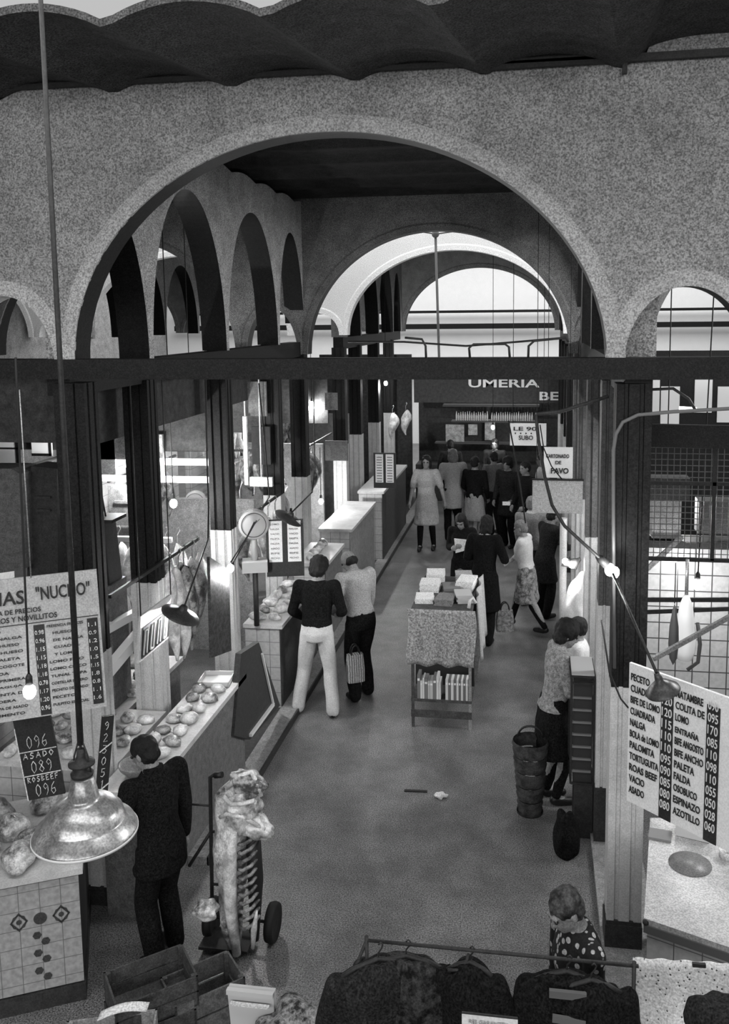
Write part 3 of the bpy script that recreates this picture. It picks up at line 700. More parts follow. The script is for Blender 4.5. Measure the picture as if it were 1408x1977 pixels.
# end shop with big letters
t = empty('end_shop', (-.6, 21.0, 0), 'dark shop front with white capital letters UMERIA across the end of the aisle', 'shop')
bm = NB(); box2(bm, (-2.9, 21.0, 2.45), (1.6, 21.1, 3.25)); box2(bm, (-2.9, 21.2, 0), (1.6, 21.9, .9)); box2(bm, (-2.9, 21.85, 0), (1.6, 21.95, 2.5)); loc_child(obj('board', bm, mat('shop board', .035, .7, .5, 14), t), t)
bm = NB(); T = frame_from((-1.62, 20.99, 2.82), (-.6, 20.99, 2.82), (-1.62, 20.99, 3.5))
write(bm, T, 'UMERIA', .04, .0, 1.68, .20, .02); write(bm, T, 'BE', 1.72, -.30, .45, .2, .02); loc_child(obj('lettering', bm, mat('white letters', .7), t), t)
bm = NB(); box2(bm, (-2.2, 20.96, 2.36), (.1, 21.3, 2.40)); box2(bm, (-2.0, 21.0, 1.98), (.0, 21.3, 2.01)); box2(bm, (-2.4, 21.0, 1.45), (.3, 21.3, 1.48)); loc_child(obj('shelf', bm, mat('shelf wood', .05), t), t)
bot0 = None
for i in range(34):
    x = -1.88+.053*i + (.0 if i < 15 else .06)
    if bot0 is None:
        bm = NB(); lathe(bm, [(0, 0), (.02, 0), (.022, .12), (.009, .17), (.009, .21), (0, .21)], n=10); bot0 = obj('bottle', bm, mat('pale bottle glass', .45, .3, .5, 3)); o = bot0
    else: o = bot0.copy(); C.objects.link(o)
    o.location = (x, 21.1, 2.01); o.scale = (1, 1, random.uniform(.85, 1.1)); tag(o, 'pale bottle in the row on the high shelf of the end shop', 'bottle', 'bottles on the shelf of the end shop')
for i, (x, z, w_, h_) in enumerate(((-2.15, 1.45, .45, .42), (-1.6, 1.62, .22, .26), (-1.2, 1.5, .25, .5), (.55, 1.6, .2, .6))):
    bm = NB(); box2(bm, (x, 21.15, z+.03), (x+w_, 21.2, z+.03+h_)); tag(obj('poster', bm, mat('mottled poster', .25, .7, .6, 12)), ['wide mottled poster in the end shop', 'small pale notice in the end shop', 'narrow poster behind the crowd', 'tall pale notice at the right of the end shop'][i], 'poster')

# ------------------------------------------------------------------ lamps, bulbs, cords
def bulb(loc, top, label, e, r=.042, sway=None, group=None, lightr=.03):
    loc, top = V(loc), V(top)
    t = empty('hanging_bulb', loc, label, 'light bulb', group)
    bm = NB(); sphere(bm, (0, 0, 0), (r, r, r*1.25)); obj('glass', bm, bulbm, t)
    d = (top-loc).normalized()
    bm = NB(); tube(bm, [d*r*1.15, d*(r+.05), d*(r+.07)], .02, 10, rad=[.021, .019, .008]); obj('socket', bm, mat('bakelite', .02, .4), t)
    bm = NB(); p = [d*(r+.06)]; n_ = 10; a = d*(r+.06); b = top-loc
    for i in range(1, n_+1):
        f_ = i/n_; q_ = a.lerp(b, f_)
        if sway: q_ += V(sway)*math.sin(pi*f_)
        p.append(q_)
    tube(bm, p, .006, 6); obj('cord', bm, cord, t)
    point(loc-d*0.0+V((0, -.0, -(r*1.3+.03))), e, lightr)
    return t
b1 = AY(57, 1335, 4.45); bulb(b1, AY(30, 690, 4.45), 'bare lit bulb hanging in front of the large price sign', .8, .037)
b = AX(247, 895, -4.2); bulb(b, V((b.x, b.y, 6.21)), 'bright bare bulb against the white rails, left of the second pillar', 55)
b = AX(335, 972, -3.9); bulb(b, V((b.x, b.y, 6.21)), 'brightest bare bulb low in front of the white dial, left stall', 34)
b = AX(402, 850, -3.9); bulb(b, V((b.x, b.y, 6.21)), 'bare bulb high beside the second pillar', 30)
b = AX(445, 1097, -2.98); bulb(b, AX(520, 960, -3.1), 'bare lit bulb on a slanting cord in front of the tall dark board', 26, .036)
b = AX(620, 968, -3.5); bulb(b, b+V((0, 0, .9)), 'bare bulb behind the two column price board in the yard stall', 50)
b = AX(602, 780, -4.0); bulb(b, V((b.x, b.y, 6.3)), 'far bare bulb high between the left pillars', 60)
b = AY(1287, 953, 8.6); bulb(b, V((b.x, b.y, 6.21)), 'bare bulb behind the wire mesh on the right', 28)
b = AY(1347, 1128, 7.7); bulb(b, V((b.x+.1, b.y, 6.21)), 'bright bulb low in front of the white tiled wall at the right edge', 14)
b = AY(745, 740, 19); bulb(b, V((b.x, b.y, 6.3)), 'tiny far bulb under the tie beam in the rear hall', 40)
b = AY(952, 825, 19.5); bulb(b, V((b.x, b.y, 6.3)), 'tiny far bulb in front of the end shop', 30)
b = AX(262, 795, -5.0); bulb(b, V((b.x, b.y, 6.21)), 'small distant bulb under the dark fascia, upper left', 20)
b = AX(368, 780, -4.6); bulb(b, V((b.x, b.y, 6.21)), 'small distant bulb right of the second pillar under the fascia', 20)
b = AX(120, 870, -5.2); point(b+V((0, .0, 0)), 12)  # point light alone, no bulb built here
# bulbs with small reflectors at the right of the aisle
for i, (px, py, dx) in enumerate(((1092, 1083, -.07), (1105, 1090, .05))):
    p = AY(px, py, 10.3); t = empty('reflector_lamp', p, ['small white reflector lamp, the left of the touching pair over the right stall', 'small white reflector lamp, the right of the touching pair over the right stall'][i], 'lamp')
    M_ = Matrix.Rotation(.9, 3, 'Y') @ Matrix.Rotation(-.3, 3, 'X')
    bm = NB(); sphere(bm, (0, -.02, 0), .04); obj('bulb', bm, bulbm, t)
    bm = NB(); lathe(bm, [(.02, .12), (.03, .08), (.075, .0), (.078, 0), (.03, .085), (.02, .12)], (0, 0, 0), 20, Matrix.Rotation(.9 if i else 2.2, 3, 'Y')); obj('reflector', bm, iron, t)
    point(p+V((0, -.12, 0)), 6)
p = AY(1178, 1100, 5.75)
t = empty('clip_lamp', p, 'bright lamp on the front right pillar where the slanting arms meet', 'lamp')
bm = NB(); sphere(bm, (0, 0, 0), (.035, .035, .045)); sphere(bm, (.03, -.02, -.01), (.03, .03, .04)); obj('bulb', bm, bulbm, t)
bm = NB(); tube(bm, [(-.02, 0, .03), (-.06, 0, .07), (-.09, 0, .09)], .03, 10, rad=[.03, .03, .012]); obj('socket', bm, iron, t)
point(p+V((0, -.12, -.02)), 7)
# slack cable from the beam down to the clip lamp
bm = NB(); tube(bm, [AY(1035, 800, 5.7), AY(1040, 850, 5.7), AY(1052, 920, 5.7), AY(1066, 975, 5.72), AY(1090, 1015, 5.74), AY(1130, 1052, 5.74), AY(1170, 1088, 5.74)], .011, 8); tube(bm, [AY(1035, 800, 5.7), AY(1080, 795, 5.75), AY(1130, 780, 5.8), AY(1175, 765, 5.84)], .013, 8)
tag(obj('lamp_cable', bm, iron), 'thick black cable sagging from the tie beam to the lamp on the front right pillar', 'cable')
bm = NB(); tube(bm, [AY(982, 812, 7.5), AY(995, 880, 7.5), AY(1005, 940, 7.5), AY(1015, 1010, 7.5)], .007, 6); tag(obj('lamp_cable', bm, cord), 'thin straight cord hanging over the shoppers', 'cable')
bm = NB(); tube(bm, [AY(1043, 820, 6.6), AY(1050, 865, 6.6), AY(1065, 900, 6.6), AY(1085, 925, 6.6)], .005, 6); tag(obj('lamp_cable', bm, cord), 'short thin cord curling over the white sign', 'cable')
# conduit with a rounded bend
bm = NB(); tube(bm, [AY(1187, 1290, 5.86), AY(1185, 1000, 5.86), AY(1185, 870, 5.86), AY(1190, 838, 5.86), AY(1203, 815, 5.86), AY(1232, 801, 5.86), AY(1300, 795, 5.86), AY(1408, 789, 5.86), AY(1480, 786, 5.86)], .012, 10)
tag(obj('conduit', bm, mat('grey conduit', .12, .5)), 'pale conduit bending off the front right pillar towards the right', 'pipe')
# lamp R1 : small dark conical shade on a slanting rod
def shade_lamp(p, top, R, h, M_, mm, label, rodr=.01, lit=0):
    p, top = V(p), V(top); t = empty('shaded_lamp', p, label, 'lamp')
    prof = [(R, 0), (R*.97, .012), (R*.55, h*.55), (R*.25, h*.8), (R*.22, h*1.0), (R*.16, h*1.35), (R*.0, h*1.35)]
    prof += [(R*.14, h*1.2), (R*.2, h*.78), (R*.5, h*.5), (R*.93, .008), (R, 0)]
    bm = NB(); lathe(bm, prof, (0, 0, 0), 32, M_); obj('shade', bm, mm, t)
    a = M_ @ V((0, 0, h*1.35)); bm = NB(); tube(bm, [a, top-p], rodr, 8); obj('rod', bm, iron, t)
    bm = NB(); sphere(bm, M_ @ V((0, 0, h*.25)), R*.22); obj('bulb', bm, bulbm if lit else mat('unlit bulb', .3, .2), t)
    if lit: point(p + M_ @ V((0, 0, -h*.2)), lit)
    return t
shade_lamp(AY(1281, 1335, 4.9), AY(1184, 1108, 5.6), .098, .09, Matrix.Rotation(-.35, 3, 'Y') @ Matrix.Rotation(.12, 3, 'X'), mat('dark enamel shade', .04, .35, .3, 20), 'small dark conical lamp shade in front of the meat price board', .009)
shade_lamp(AX(348, 1188, -2.95), AX(402, 1040, -2.98), .17, .07, Matrix.Rotation(.45, 3, 'Y') @ Matrix.Rotation(-.05, 3, 'X'), mat('dark enamel shade', .04), 'wide dark lamp shade tilted over the meat stall near the slanting sign', .008, 14)
bm = NB(); tube(bm, [AX(402, 1040, -2.98), AX(403, 980, -2.98), AX(400, 900, -2.98), AX(398, 770, -2.98), AX(396, 712, -2.98)], .008, 6); tag(obj('lamp_cable', bm, cord), 'long cord of the tilted shade over the meat stall, rising to the beam', 'cable')
shade_lamp(AX(557, 1001, -2.75), AX(603, 950, -2.75), .17, .06, Matrix.Rotation(.52, 3, 'Y'), mat('dark enamel shade', .04), 'thin dark lamp disc tilted over the two column price board', .009, 5)
bm = NB(); tube(bm, [AX(603, 950, -2.75), AX(608, 900, -2.75), AX(606, 780, -2.75), AX(606, 715, -2.75)], .008, 6); tag(obj('lamp_cable', bm, cord), 'long cord of the tilted disc lamp, rising to the beam', 'cable')
bm = NB(); tube(bm, [AX(446, 1085, -3.0), AX(478, 1035, -3.05), AX(500, 990, -3.1), AX(520, 960, -3.1), AX(512, 860, -3.1), AX(500, 740, -3.1)], .008, 6); tag(obj('lamp_cable', bm, cord), 'bent cord rising from the star bright bulb on the pillar', 'cable')
# the big enamel lamp
def big_lamp():
    Y = 3.6; base = AY(165, 1606, Y)
    t = empty('enamel_pendant_lamp', base, 'large worn enamel bell lamp hanging on a long rod at the lower left', 'lamp')
    R = .232
    prof = [(R, 0), (R*1.02, .006), (R*1.0, .012), (R*.96, .035), (R*.80, .060), (R*.78, .068), (R*.74, .10), (R*.60, .135), (R*.38, .158), (R*.31, .165), (R*.30, .18), (R*.22, .27), (R*.20, .275), (R*.08, .28), (0, .282)]
    prof += [(R*.2, .262), (R*.28, .17), (R*.58, .125), (R*.75, .06), (R*.92, .03), (R*.97, .0), (R, 0)]
    bm = NB(); lathe(bm, prof, n=64); obj('shade', bm, enamel, t)
    bm = NB(); lathe(bm, [(R*.985, -.006), (R*1.03, -.006), (R*1.03, .006), (R*.985, .006), (R*.985, -.006)], n=64); obj('rim', bm, mat('polished rim', .6, .25), t)
    bm = NB(); lathe(bm, [(0, .28), (.05, .28), (.052, .295), (.028, .31), (.03, .33), (.06, .335), (.06, .345), (.03, .352), (.022, .375), (.018, .41), (0, .41)], n=20); obj('socket_cap', bm, iron, t)
    bm = NB()
    for s in (-1, 1): tube(bm, [(s*.045, 0, .29), (s*.035, 0, .37), (s*.006, 0, .46)], .004, 6)
    obj('bracket', bm, iron, t)
    top = AY(78, -10, Y)-base; a = AY(150, 1450, Y)-base
    bm = NB(); tube(bm, [(0, 0, .40), (-.0, 0, .46)] , .006, 8); tube(bm, [V((0, 0, .43)), V((0, 0, .43)).lerp(top, .5), top], .013, 10, rad=[.015, .012, .010]); obj('rod', bm, iron, t)
    bm = NB(); sphere(bm, (0, 0, .07), .05); obj('bulb', bm, mat('unlit bulb', .3, .2), t)
big_lamp()

# ------------------------------------------------------------------ people
S2 = bpy.data.scenes.new('workbench')
def remeshed(bm, vox, it=3, fold=0.0, seed=0, fs=9.0):
    me = bpy.data.meshes.new('tmp'); bmesh.ops.recalc_face_normals(bm, faces=bm.faces); bm.to_mesh(me); bm.free()
    o = bpy.data.objects.new('tmp', me); S2.collection.objects.link(o)
    r = o.modifiers.new('r', 'REMESH'); r.mode = 'VOXEL'; r.voxel_size = vox; r.use_smooth_shade = True
    s = o.modifiers.new('s', 'SMOOTH'); s.iterations = it; s.factor = .5
    vl = S2.view_layers[0]; vl.update(); dg = vl.depsgraph
    out = bpy.data.meshes.new_from_object(o.evaluated_get(dg)); bpy.data.objects.remove(o); bpy.data.meshes.remove(me)
    if fold:
        for v in out.vertices:
            c = v.co; n = noise.noise(V((c.x*fs, c.y*fs, c.z*fs*.55)) + V((seed*3.7, seed, 0)))
            v.co = c + v.normal*n*fold
    for p in out.polygons: p.use_smooth = True
    return out
def cap(bm, a, b, ra, rb, n=12, fl=1.0):
    """rounded tapering limb segment"""
    a, b = V(a), V(b); d = b-a; L = d.length
    if L < 1e-5: return
    z = d/L; x = z.cross(V((0, 1, 0)) if abs(z.y) < .9 else V((1, 0, 0))).normalized(); y = z.cross(x)
    prof = [(-ra, 0)] + [(-ra*math.cos(t), ra*math.sin(t)) for t in (.5, 1.0)] + [(0, ra), (L*.5, (ra+rb)/2*1.02), (L, rb)] + [(L+rb*math.cos(t), rb*math.sin(t)) for t in (1.0, .5)] + [(L+rb, 0)]
    rings = []
    for (h, r) in prof:
        if r == 0: rings.append([bm.verts.new(a+z*h)])
        else: rings.append([bm.verts.new(a+z*h+x*r*math.cos(2*pi*k/n)+y*r*fl*math.sin(2*pi*k/n)) for k in range(n)])
    for A, B in zip(rings, rings[1:]):
        for k in range(n):
            if len(A) == 1: bm.faces.new((A[0], B[(k+1) % n], B[k]))
            elif len(B) == 1: bm.faces.new((A[k], A[(k+1) % n], B[0]))
            else: bm.faces.new((A[k], A[(k+1) % n], B[(k+1) % n], B[k]))
def loft(bm, secs, n=20, T=lambda p: p):
    """closed body of elliptical sections (x, y, z, rx, ry)"""
    rings = [[bm.verts.new(T(V((x+rx*math.cos(2*pi*k/n), y+ry*math.sin(2*pi*k/n), z)))) for k in range(n)] for (x, y, z, rx, ry) in secs]
    for A, B in zip(rings, rings[1:]):
        for k in range(n): bm.faces.new((A[k], A[(k+1) % n], B[(k+1) % n], B[k]))
    bm.faces.new(rings[0][::-1]); bm.faces.new(rings[-1])
def ell(bm, c, r, T=None, R=None):
    q = bmesh.ops.create_icosphere(bm, subdivisions=3, radius=1)
    for v in q['verts']:
        p = V((v.co.x*r[0], v.co.y*r[1], v.co.z*r[2]))
        if R is not None: p = R @ p
        p = p+V(c); v.co = T(p) if T else p
def ik(a, b, l1, l2, pole):
    a, b = V(a), V(b); d = b-a; L = d.length
    if L > (l1+l2)*.995: b = a + d.normalized()*(l1+l2)*.995; d = b-a; L = d.length
    x = (l1*l1-l2*l2+L*L)/(2*L); h = math.sqrt(max(0, l1*l1-x*x)); u = d/L
    p = V(pole); p = (p-u*p.dot(u)).normalized()
    return a+u*x+p*h, b
def person(loc, rz, label, h=1.7, lean=0, hands=((-.22, .08, .82), (.22, .08, .82)), feet=((-.10, 0, 0), (.10, .0, 0)),
           head=(0, 0), top=cl_dark, bottom=cl_black, style='trousers', sleeve=1.0, topz=.86, hair=hair_k, hairkind='short',
           apron=None, coat=0, female=False, shoes=leather, twist=0, vox=.011, elbows=None, seed=1, collar=None, group=None, sock=None, shoulder=1.0, bare=False):
    k = h/1.7
    root = empty('person', loc, label, 'person', group, rz)
    hip0 = V((0, 0, .93))
    RL = Matrix.Rotation(-lean, 3, 'X') ; RT = Matrix.Rotation(twist, 3, 'Z')
    def U(p, w=None):                       # trunk bends gradually from the hips
        p = V(p); f = min(1, max(0, (p.z-.88)/.22)); R = Matrix.Rotation(-lean*f, 3, 'X') @ Matrix.Rotation(twist*f, 3, 'Z')
        return (R @ (p-hip0)) + hip0
    def place(me, name, mm, par=root):
        me.transform(Matrix.Scale(k, 4)); o = link(name, me, mm, par); return o
    sw = (.172 if female else .195)*shoulder
    sh = [U((-sw, 0, 1.40)), U((sw, 0, 1.40))]
    hd = [V(hands[0])/1.0, V(hands[1])/1.0]
    arms = []
    for i in (0, 1):
        s = -1 if i == 0 else 1
        pole = V(elbows[i]) if elbows else V((s*.6, -1, -.5))
        e, w = ik(sh[i], hd[i], .285, .255, pole); arms.append((sh[i], e, w))
    hp = [V((-.088, 0, .90)), V((.088, 0, .90))]
    legs = []
    for i in (0, 1):
        f = V(feet[i]); ank = V((f.x, f.y-.04, f.z+.085)); kn, an = ik(hp[i], ank, .425, .41, (0, 1, 0)); legs.append((hp[i], kn, an, f))
    # ---- trunk sections
    def trunk(g=0.0, z0=.86, z1=1.46):
        S_ = [(0, 0, .84, .150, .105), (0, -.01, .90, .168, .118), (0, 0, .98, .155, .108), (0, .01, 1.08, .140, .098), (0, .012, 1.18, .150, .108),
              (0, .01, 1.28, .168, .118), (0, .0, 1.37, .165, .105), (0, -.005, 1.42, .125, .080), (0, -.005, 1.46, .075, .062)]
        if female: S_ = [(x, y + (.012 if 1.15 < z < 1.32 else 0), z, rx*(1.06 if z < .95 else .93), ry*(1.04 if z < .95 or 1.15 < z < 1.32 else .95)) for x, y, z, rx, ry in S_]
        return [(x, y, z, rx+g, ry+g) for x, y, z, rx, ry in S_ if z0-.001 <= z <= z1+.001]
    hc = V((0, .015, 1.585)); RH = Matrix.Rotation(head[0], 3, 'Z') @ Matrix.Rotation(-head[1], 3, 'X'); nb = V((0, -.01, 1.46))
    def H_(p): return U(RH @ (V(p)-nb) + nb)
    # ---- body (one continuous mesh)
    bm = NB(); loft(bm, trunk(), T=U)
    cap(bm, U((0, -.012, 1.42)), H_((0, .0, 1.53)), .058, .055)
    ell(bm, hc+V((0, -.012, .03)), (.074, .093, .088), H_); ell(bm, hc+V((0, .025, -.045)), (.055, .062, .068), H_)
    ell(bm, hc+V((0, .055, -.085)), (.03, .028, .022), H_)                                   # chin
    cap(bm, H_(hc+V((0, .083, .015))), H_(hc+V((0, .102, -.025))), .010, .015)              # nose
    ell(bm, hc+V((0, .080, .03)), (.052, .016, .010), H_)                                     # brow
    ell(bm, hc+V((0, .080, -.057)), (.024, .014, .009), H_)                                   # lips
    for s in (-1, 1): ell(bm, hc+V((s*.077, -.008, -.005)), (.010, .020, .032), H_)          # ears
    for i, (a, e, w) in enumerate(arms):
        s = -1 if i == 0 else 1
        cap(bm, a, e, .052, .041); cap(bm, e, w, .042, .027)
        d = (w-e).normalized(); side = d.cross(V((0, 0, 1)) if abs(d.z) < .8 else V((0, 1, 0))).normalized(); nn = d.cross(side)
        inn = V((-s, 0, 0)) ; pal = inn - d*inn.dot(d); pal = pal.normalized() if pal.length > .2 else nn   # palm normal
        across = d.cross(pal).normalized()
        cap(bm, w+d*.015, w+d*.075, .026, .034, fl=.9); cap(bm, w+d*.05+across*.022, w+d*.08+across*.026, .018, .016); cap(bm, w+d*.05-across*.022, w+d*.08-across*.026, .018, .016)
        for q, (off, L) in enumerate(((-.030, .058), (-.010, .072), (.011, .068), (.031, .052))):
            b0 = w+d*.085+across*off; b1 = b0+(d*.9+pal*.35).normalized()*L*.5; b2 = b1+(d*.55+pal*.8).normalized()*L*.5
            cap(bm, b0, b1, .0095, .009, 8); cap(bm, b1, b2, .009, .0075, 8)
        up_ = across if (across.y + across.z*.3) > 0 else -across
        t0 = w+d*.03+up_*.026; t1 = t0+(d*.7+up_*.6+pal*.3).normalized()*.035; t2 = t1+(d*.9+pal*.35).normalized()*.028
        cap(bm, t0, t1, .012, .0105, 8); cap(bm, t1, t2, .0105, .009, 8)
    for i, (a, kn, an, f) in enumerate(legs):
        cap(bm, a, kn, .080, .055); cap(bm, kn, kn.lerp(an, .35), .054, .056); cap(bm, kn.lerp(an, .3), an, .056, .036)
        cap(bm, an+V((0, -.01, -.03)), an+V((0, .13, -.05)), .038, .028)
    body = place(remeshed(bm, vox, 3), 'body', skin)
    # eyes and mouth
    for s in (-1, 1):
        bm = NB(); sphere(bm, (0, 0, 0), .0115, sub=2); me = bpy.data.meshes.new('eye'); bm.to_mesh(me); bm.free()
        me.transform(Matrix.Translation(H_(hc+V((s*.031, .082, .012))))); place(me, 'eye', mat('eye', .02, .3))
    # ---- hair
    if hairkind:
        bm = NB()
        if hairkind == 'bald':
            ell(bm, hc+V((0, -.045, -.015)), (.082, .066, .062), H_)
        else:
            ell(bm, hc+V((0, -.020, .045)), (.085, .098, .090), H_); ell(bm, hc+V((0, -.045, -.01)), (.080, .070, .075), H_)
            if hairkind in ('bob', 'long'):
                for s in (-1, 1): ell(bm, hc+V((s*.065, -.02, -.04)), (.032, .058, .085), H_)
                ell(bm, hc+V((0, -.06, -.06)), (.082, .05, .095), H_)
            if hairkind == 'bushy': ell(bm, hc+V((0, -.02, .05)), (.105, .112, .105), H_); ell(bm, hc+V((0, -.05, -.02)), (.098, .075, .09), H_)
            if hairkind == 'long': ell(bm, hc+V((0, -.07, -.15)), (.085, .045, .11), H_)
        place(remeshed(bm, .010, 2, .010, seed, 40), 'hair', hair)
    if hairkind == 'cap' : pass
    # ---- upper garment
    g = .018
    bm = NB(); loft(bm, trunk(g, z0=topz if topz > .85 else .84), T=U)
    for (a, e, w) in arms:
        cap(bm, U((0, 0, 1.36)).lerp(a, .6), a, .07, .066)
        if sleeve > .5:
            cap(bm, a, e, .068, .056); cap(bm, e, e.lerp(w, min(1, (sleeve-.5)*2)-.06), .057, .043)
        else: cap(bm, a, a.lerp(e, sleeve*2), .068, .062)
    if coat:
        zc = .90-coat; secs = [(0, -.0, .92, .190, .145), (0, 0, .80, .20, .155), (0, .01, max(zc, .3), .198+coat*.07, .155+coat*.08), (0, .01, max(zc-.03, .27), .193+coat*.07, .15+coat*.08)]
        loft(bm, secs)
    place(remeshed(bm, vox*1.15, 3, .010, seed), 'coat' if coat else 'shirt', top)
    if collar:
        bm = NB(); loft(bm, [(0, -.005, 1.435, .085, .072), (0, -.01, 1.475, .072, .066), (0, -.015, 1.49, .07, .064)], T=U); place(remeshed(bm, .012, 2), 'collar', collar)
    # ---- lower garment
    if style == 'trousers':
        bm = NB(); loft(bm, [(0, -.005, .82, .155, .118), (0, -.008, .90, .178, .130), (0, 0, .97, .170, .122), (0, 0, 1.0, .162, .116)], T=U)
        for (a, kn, an, f) in legs:
            cap(bm, a+V((0, 0, -.02)), kn, .097, .078); cap(bm, kn, an+V((0, 0, -.015)), .078, .072)
        place(remeshed(bm, vox*1.15, 3, .012, seed+5), 'trousers', bottom)
    elif style == 'skirt':
        bm = NB(); f0 = (V(feet[0])+V(feet[1]))/2
        loft(bm, [(0, 0, 1.02, .155, .115), (0, 0, .92, .185, .135), (0, .0, .75, .205, .155), (f0.x*.5, f0.y*.5, .50, .235, .19), (f0.x*.5, f0.y*.5, .47, .23, .185)], T=U); place(remeshed(bm, .013, 2, .016, seed+5, 14), 'skirt', bottom)
    if apron:
        bm = NB(); secs = [(0, .06, 1.25, .13, .085), (0, .04, 1.0, .165, .11), (0, .03, .85, .19, .135), (0, .03, .55, .20, .15), (0, .03, .52, .2, .15)]
        loft(bm, secs, T=U); place(remeshed(bm, .013, 2, .01, seed), 'apron', apron)
    if sock:
        bm = NB()
        for (a, kn, an, f) in legs: cap(bm, kn+V((0, 0, -.06)), an, .062, .043)
        place(remeshed(bm, .012, 2), 'stockings', sock)
    for i, (a, kn, an, f) in enumerate(legs):
        bm = NB(); dy = V((0, 1, 0))
        cap(bm, an+V((0, -.015, -.035)), an+V((0, .02, -.045)), .047, .045); cap(bm, an+V((0, .02, -.048)), an+V((0, .155, -.055)), .044, .034)
        me = remeshed(bm, .012, 2)
        zmin = f.z+.0
        for v in me.vertices: v.co.z = max(v.co.z, zmin)
        place(me, 'shoe', shoes)
    return root

# near man in the dark suit
person((-2.545, 5.40, 0), 1.05, 'man in a dark suit seen from behind at the meat stall beside the enamel lamp', 1.66, lean=.10,
       hands=((-.20, .28, 1.0), (.25, .05, .84)), feet=((-.11, .0, 0), (.13, .10, 0)), head=(.35, .35), top=cl_black, bottom=cl_black, coat=.13, hairkind='short', vox=.010, seed=2, shoulder=1.06, collar=cl_black)
# two men at the dark fronted counter
person((-2.44, 9.42, 0), .05, 'man in a black sweater and white trousers seen from behind, feet apart in the aisle', 1.80, lean=.12,
       hands=((-.20, .22, .98), (.20, .26, 1.02)), feet=((-.22, .02, 0), (.18, -.08, 0)), head=(-.25, .35), top=cl_black, bottom=cl_white, hairkind='bushy', vox=.011, seed=3, topz=.93)
person((-2.02, 9.86, 0), .75, 'balding man in a grey sweater bending beside the man in white trousers', 1.80, lean=.22,
       hands=((-.20, .25, .98), (.22, .22, .80)), feet=((-.12, -.02, 0), (.10, .06, 0)), head=(.25, .5), top=cl_light, bottom=cl_black, hairkind='bald', vox=.011, seed=4, topz=.93)
# person in white coat walking towards the camera
person((-2.07, 16.67, 0), pi, 'person in a belted white coat and dark boots walking down the aisle', 1.84, hands=((-.36, .06, .78), (.30, .05, .86)), feet=((-.12, .02, 0), (.12, .10, 0)),
       top=cl_light, bottom=cl_light, style='skirt', sleeve=.45, coat=.35, hairkind='bob', sock=cl_black, female=True, vox=.014, seed=6, apron=cl_light)
# crowd by the end of the aisle
crowd = [((-1.62, 17.4), 1.86, cl_light, cl_black, hair_g, 'bob', .3, 'large person in a pale jacket with bushy hair, back turned, right of the white coat'),
         ((-1.18, 17.2), 1.74, cl_black, cl_light, hair_k, 'short', -.4, 'person in black with a paler skirt, second right of the white coat'),
         ((-.82, 18.0), 1.72, cl_grey, cl_dark, hair_k, 'short', .6, 'person in a grey jacket half hidden in the middle of the far crowd'),
         ((-.50, 17.0), 1.78, cl_dark, cl_black, hair_k, 'bushy', 2.6, 'dark dressed person with bushy hair at the middle right of the far crowd'),
         ((-.14, 16.4), 1.80, cl_black, cl_black, hair_k, 'short', 2.2, 'dark dressed person holding a small white parcel, right of the far crowd'),
         ((.18, 17.6), 1.76, cl_white, cl_dark, hair_k, 'short', 1.5, 'person in a white jacket under the right hand signs'),
         ((-1.9, 19.8), 1.70, cl_dark, cl_black, hair_k, 'short', .2, 'farthest dark figure in front of the end shop, left'),
         ((-.9, 20.0), 1.72, cl_dark, cl_black, hair_k, 'bob', 3.0, 'farthest dark figure in front of the end shop, middle')]
for i, ((x, y), h_, tp, bt, hr, hk, rz, lb) in enumerate(crowd):
    person((x, y, 0), rz, lb, h_, lean=.05, hands=((-.2, .2, .95), (.22, .15, .9)), top=tp, bottom=bt, hair=hr, hairkind=hk, coat=.25 if i in (0, 3, 4) else 0, style='skirt' if i == 1 else 'trousers', vox=.017, seed=10+i, topz=.9)
# shoppers in the middle distance
person((-1.05, 12.86, 0), 2.9, 'dark haired woman in a black coat reading a white paper', 1.62, lean=.08, hands=((-.08, .24, 1.20), (.10, .24, 1.16)), head=(.0, .4), top=cl_black, bottom=cl_black, style='skirt', coat=.38, hairkind='long', female=True, sock=cl_black, vox=.013, seed=21)
person((-.68, 11.85, 0), -.3, 'tall shopper in a long black coat with pale scarf, seen from behind', 1.78, lean=.05, hands=((-.15, .25, 1.1), (.18, .25, 1.15)), feet=((-.1, 0, 0), (.1, -.08, 0)), head=(-.3, .2), top=cl_black, bottom=cl_black, style='trousers', coat=.42, hairkind='bob', female=True, vox=.013, seed=22, collar=cl_light)
person((-.10, 12.35, 0), 1.25, 'person in a white blouse and mottled skirt striding with folded arms', 1.62, lean=.10, hands=((.16, .22, 1.10), (-.14, .24, 1.08)), feet=((-.10, -.30, 0), (.10, .32, 0)), elbows=((-1, -.3, -.6), (1, -.3, -.6)), head=(.1, .2), top=cl_white, bottom=mat('mottled skirt cloth', .06, .9, v2=.30, scale=16), style='skirt', sock=cl_black, hair=hair_g, female=True, sleeve=.8, hairkind='short', vox=.012, seed=23, topz=.95)
person((.16, 13.0, 0), -.9, 'broad man in a dark coat leaning to the right hand stall', 1.66, lean=.22, hands=((-.15, .40, 1.08), (.2, .42, 1.08)), top=cl_dark, bottom=cl_black, coat=.3, hairkind='short', vox=.013, seed=24)
person((-.05, 13.5, 0), -.2, 'person with light hair and a white collar behind the striding figure', 1.72, lean=.05, hands=((-.2, .1, .85), (.2, .1, .85)), top=cl_grey, bottom=cl_dark, hair=hair_g, hairkind='short', vox=.015, seed=25, collar=cl_white)
person((-.95, 11.25, 0), 2.6, 'small child in grey standing behind the book stand', 1.2, lean=.05, hands=((-.18, .1, .85), (.2, .1, .85)), top=cl_grey, bottom=cl_dark, hair=mat('brown hair', .06, .6, .3, 60), hairkind='short', vox=.013, seed=26)
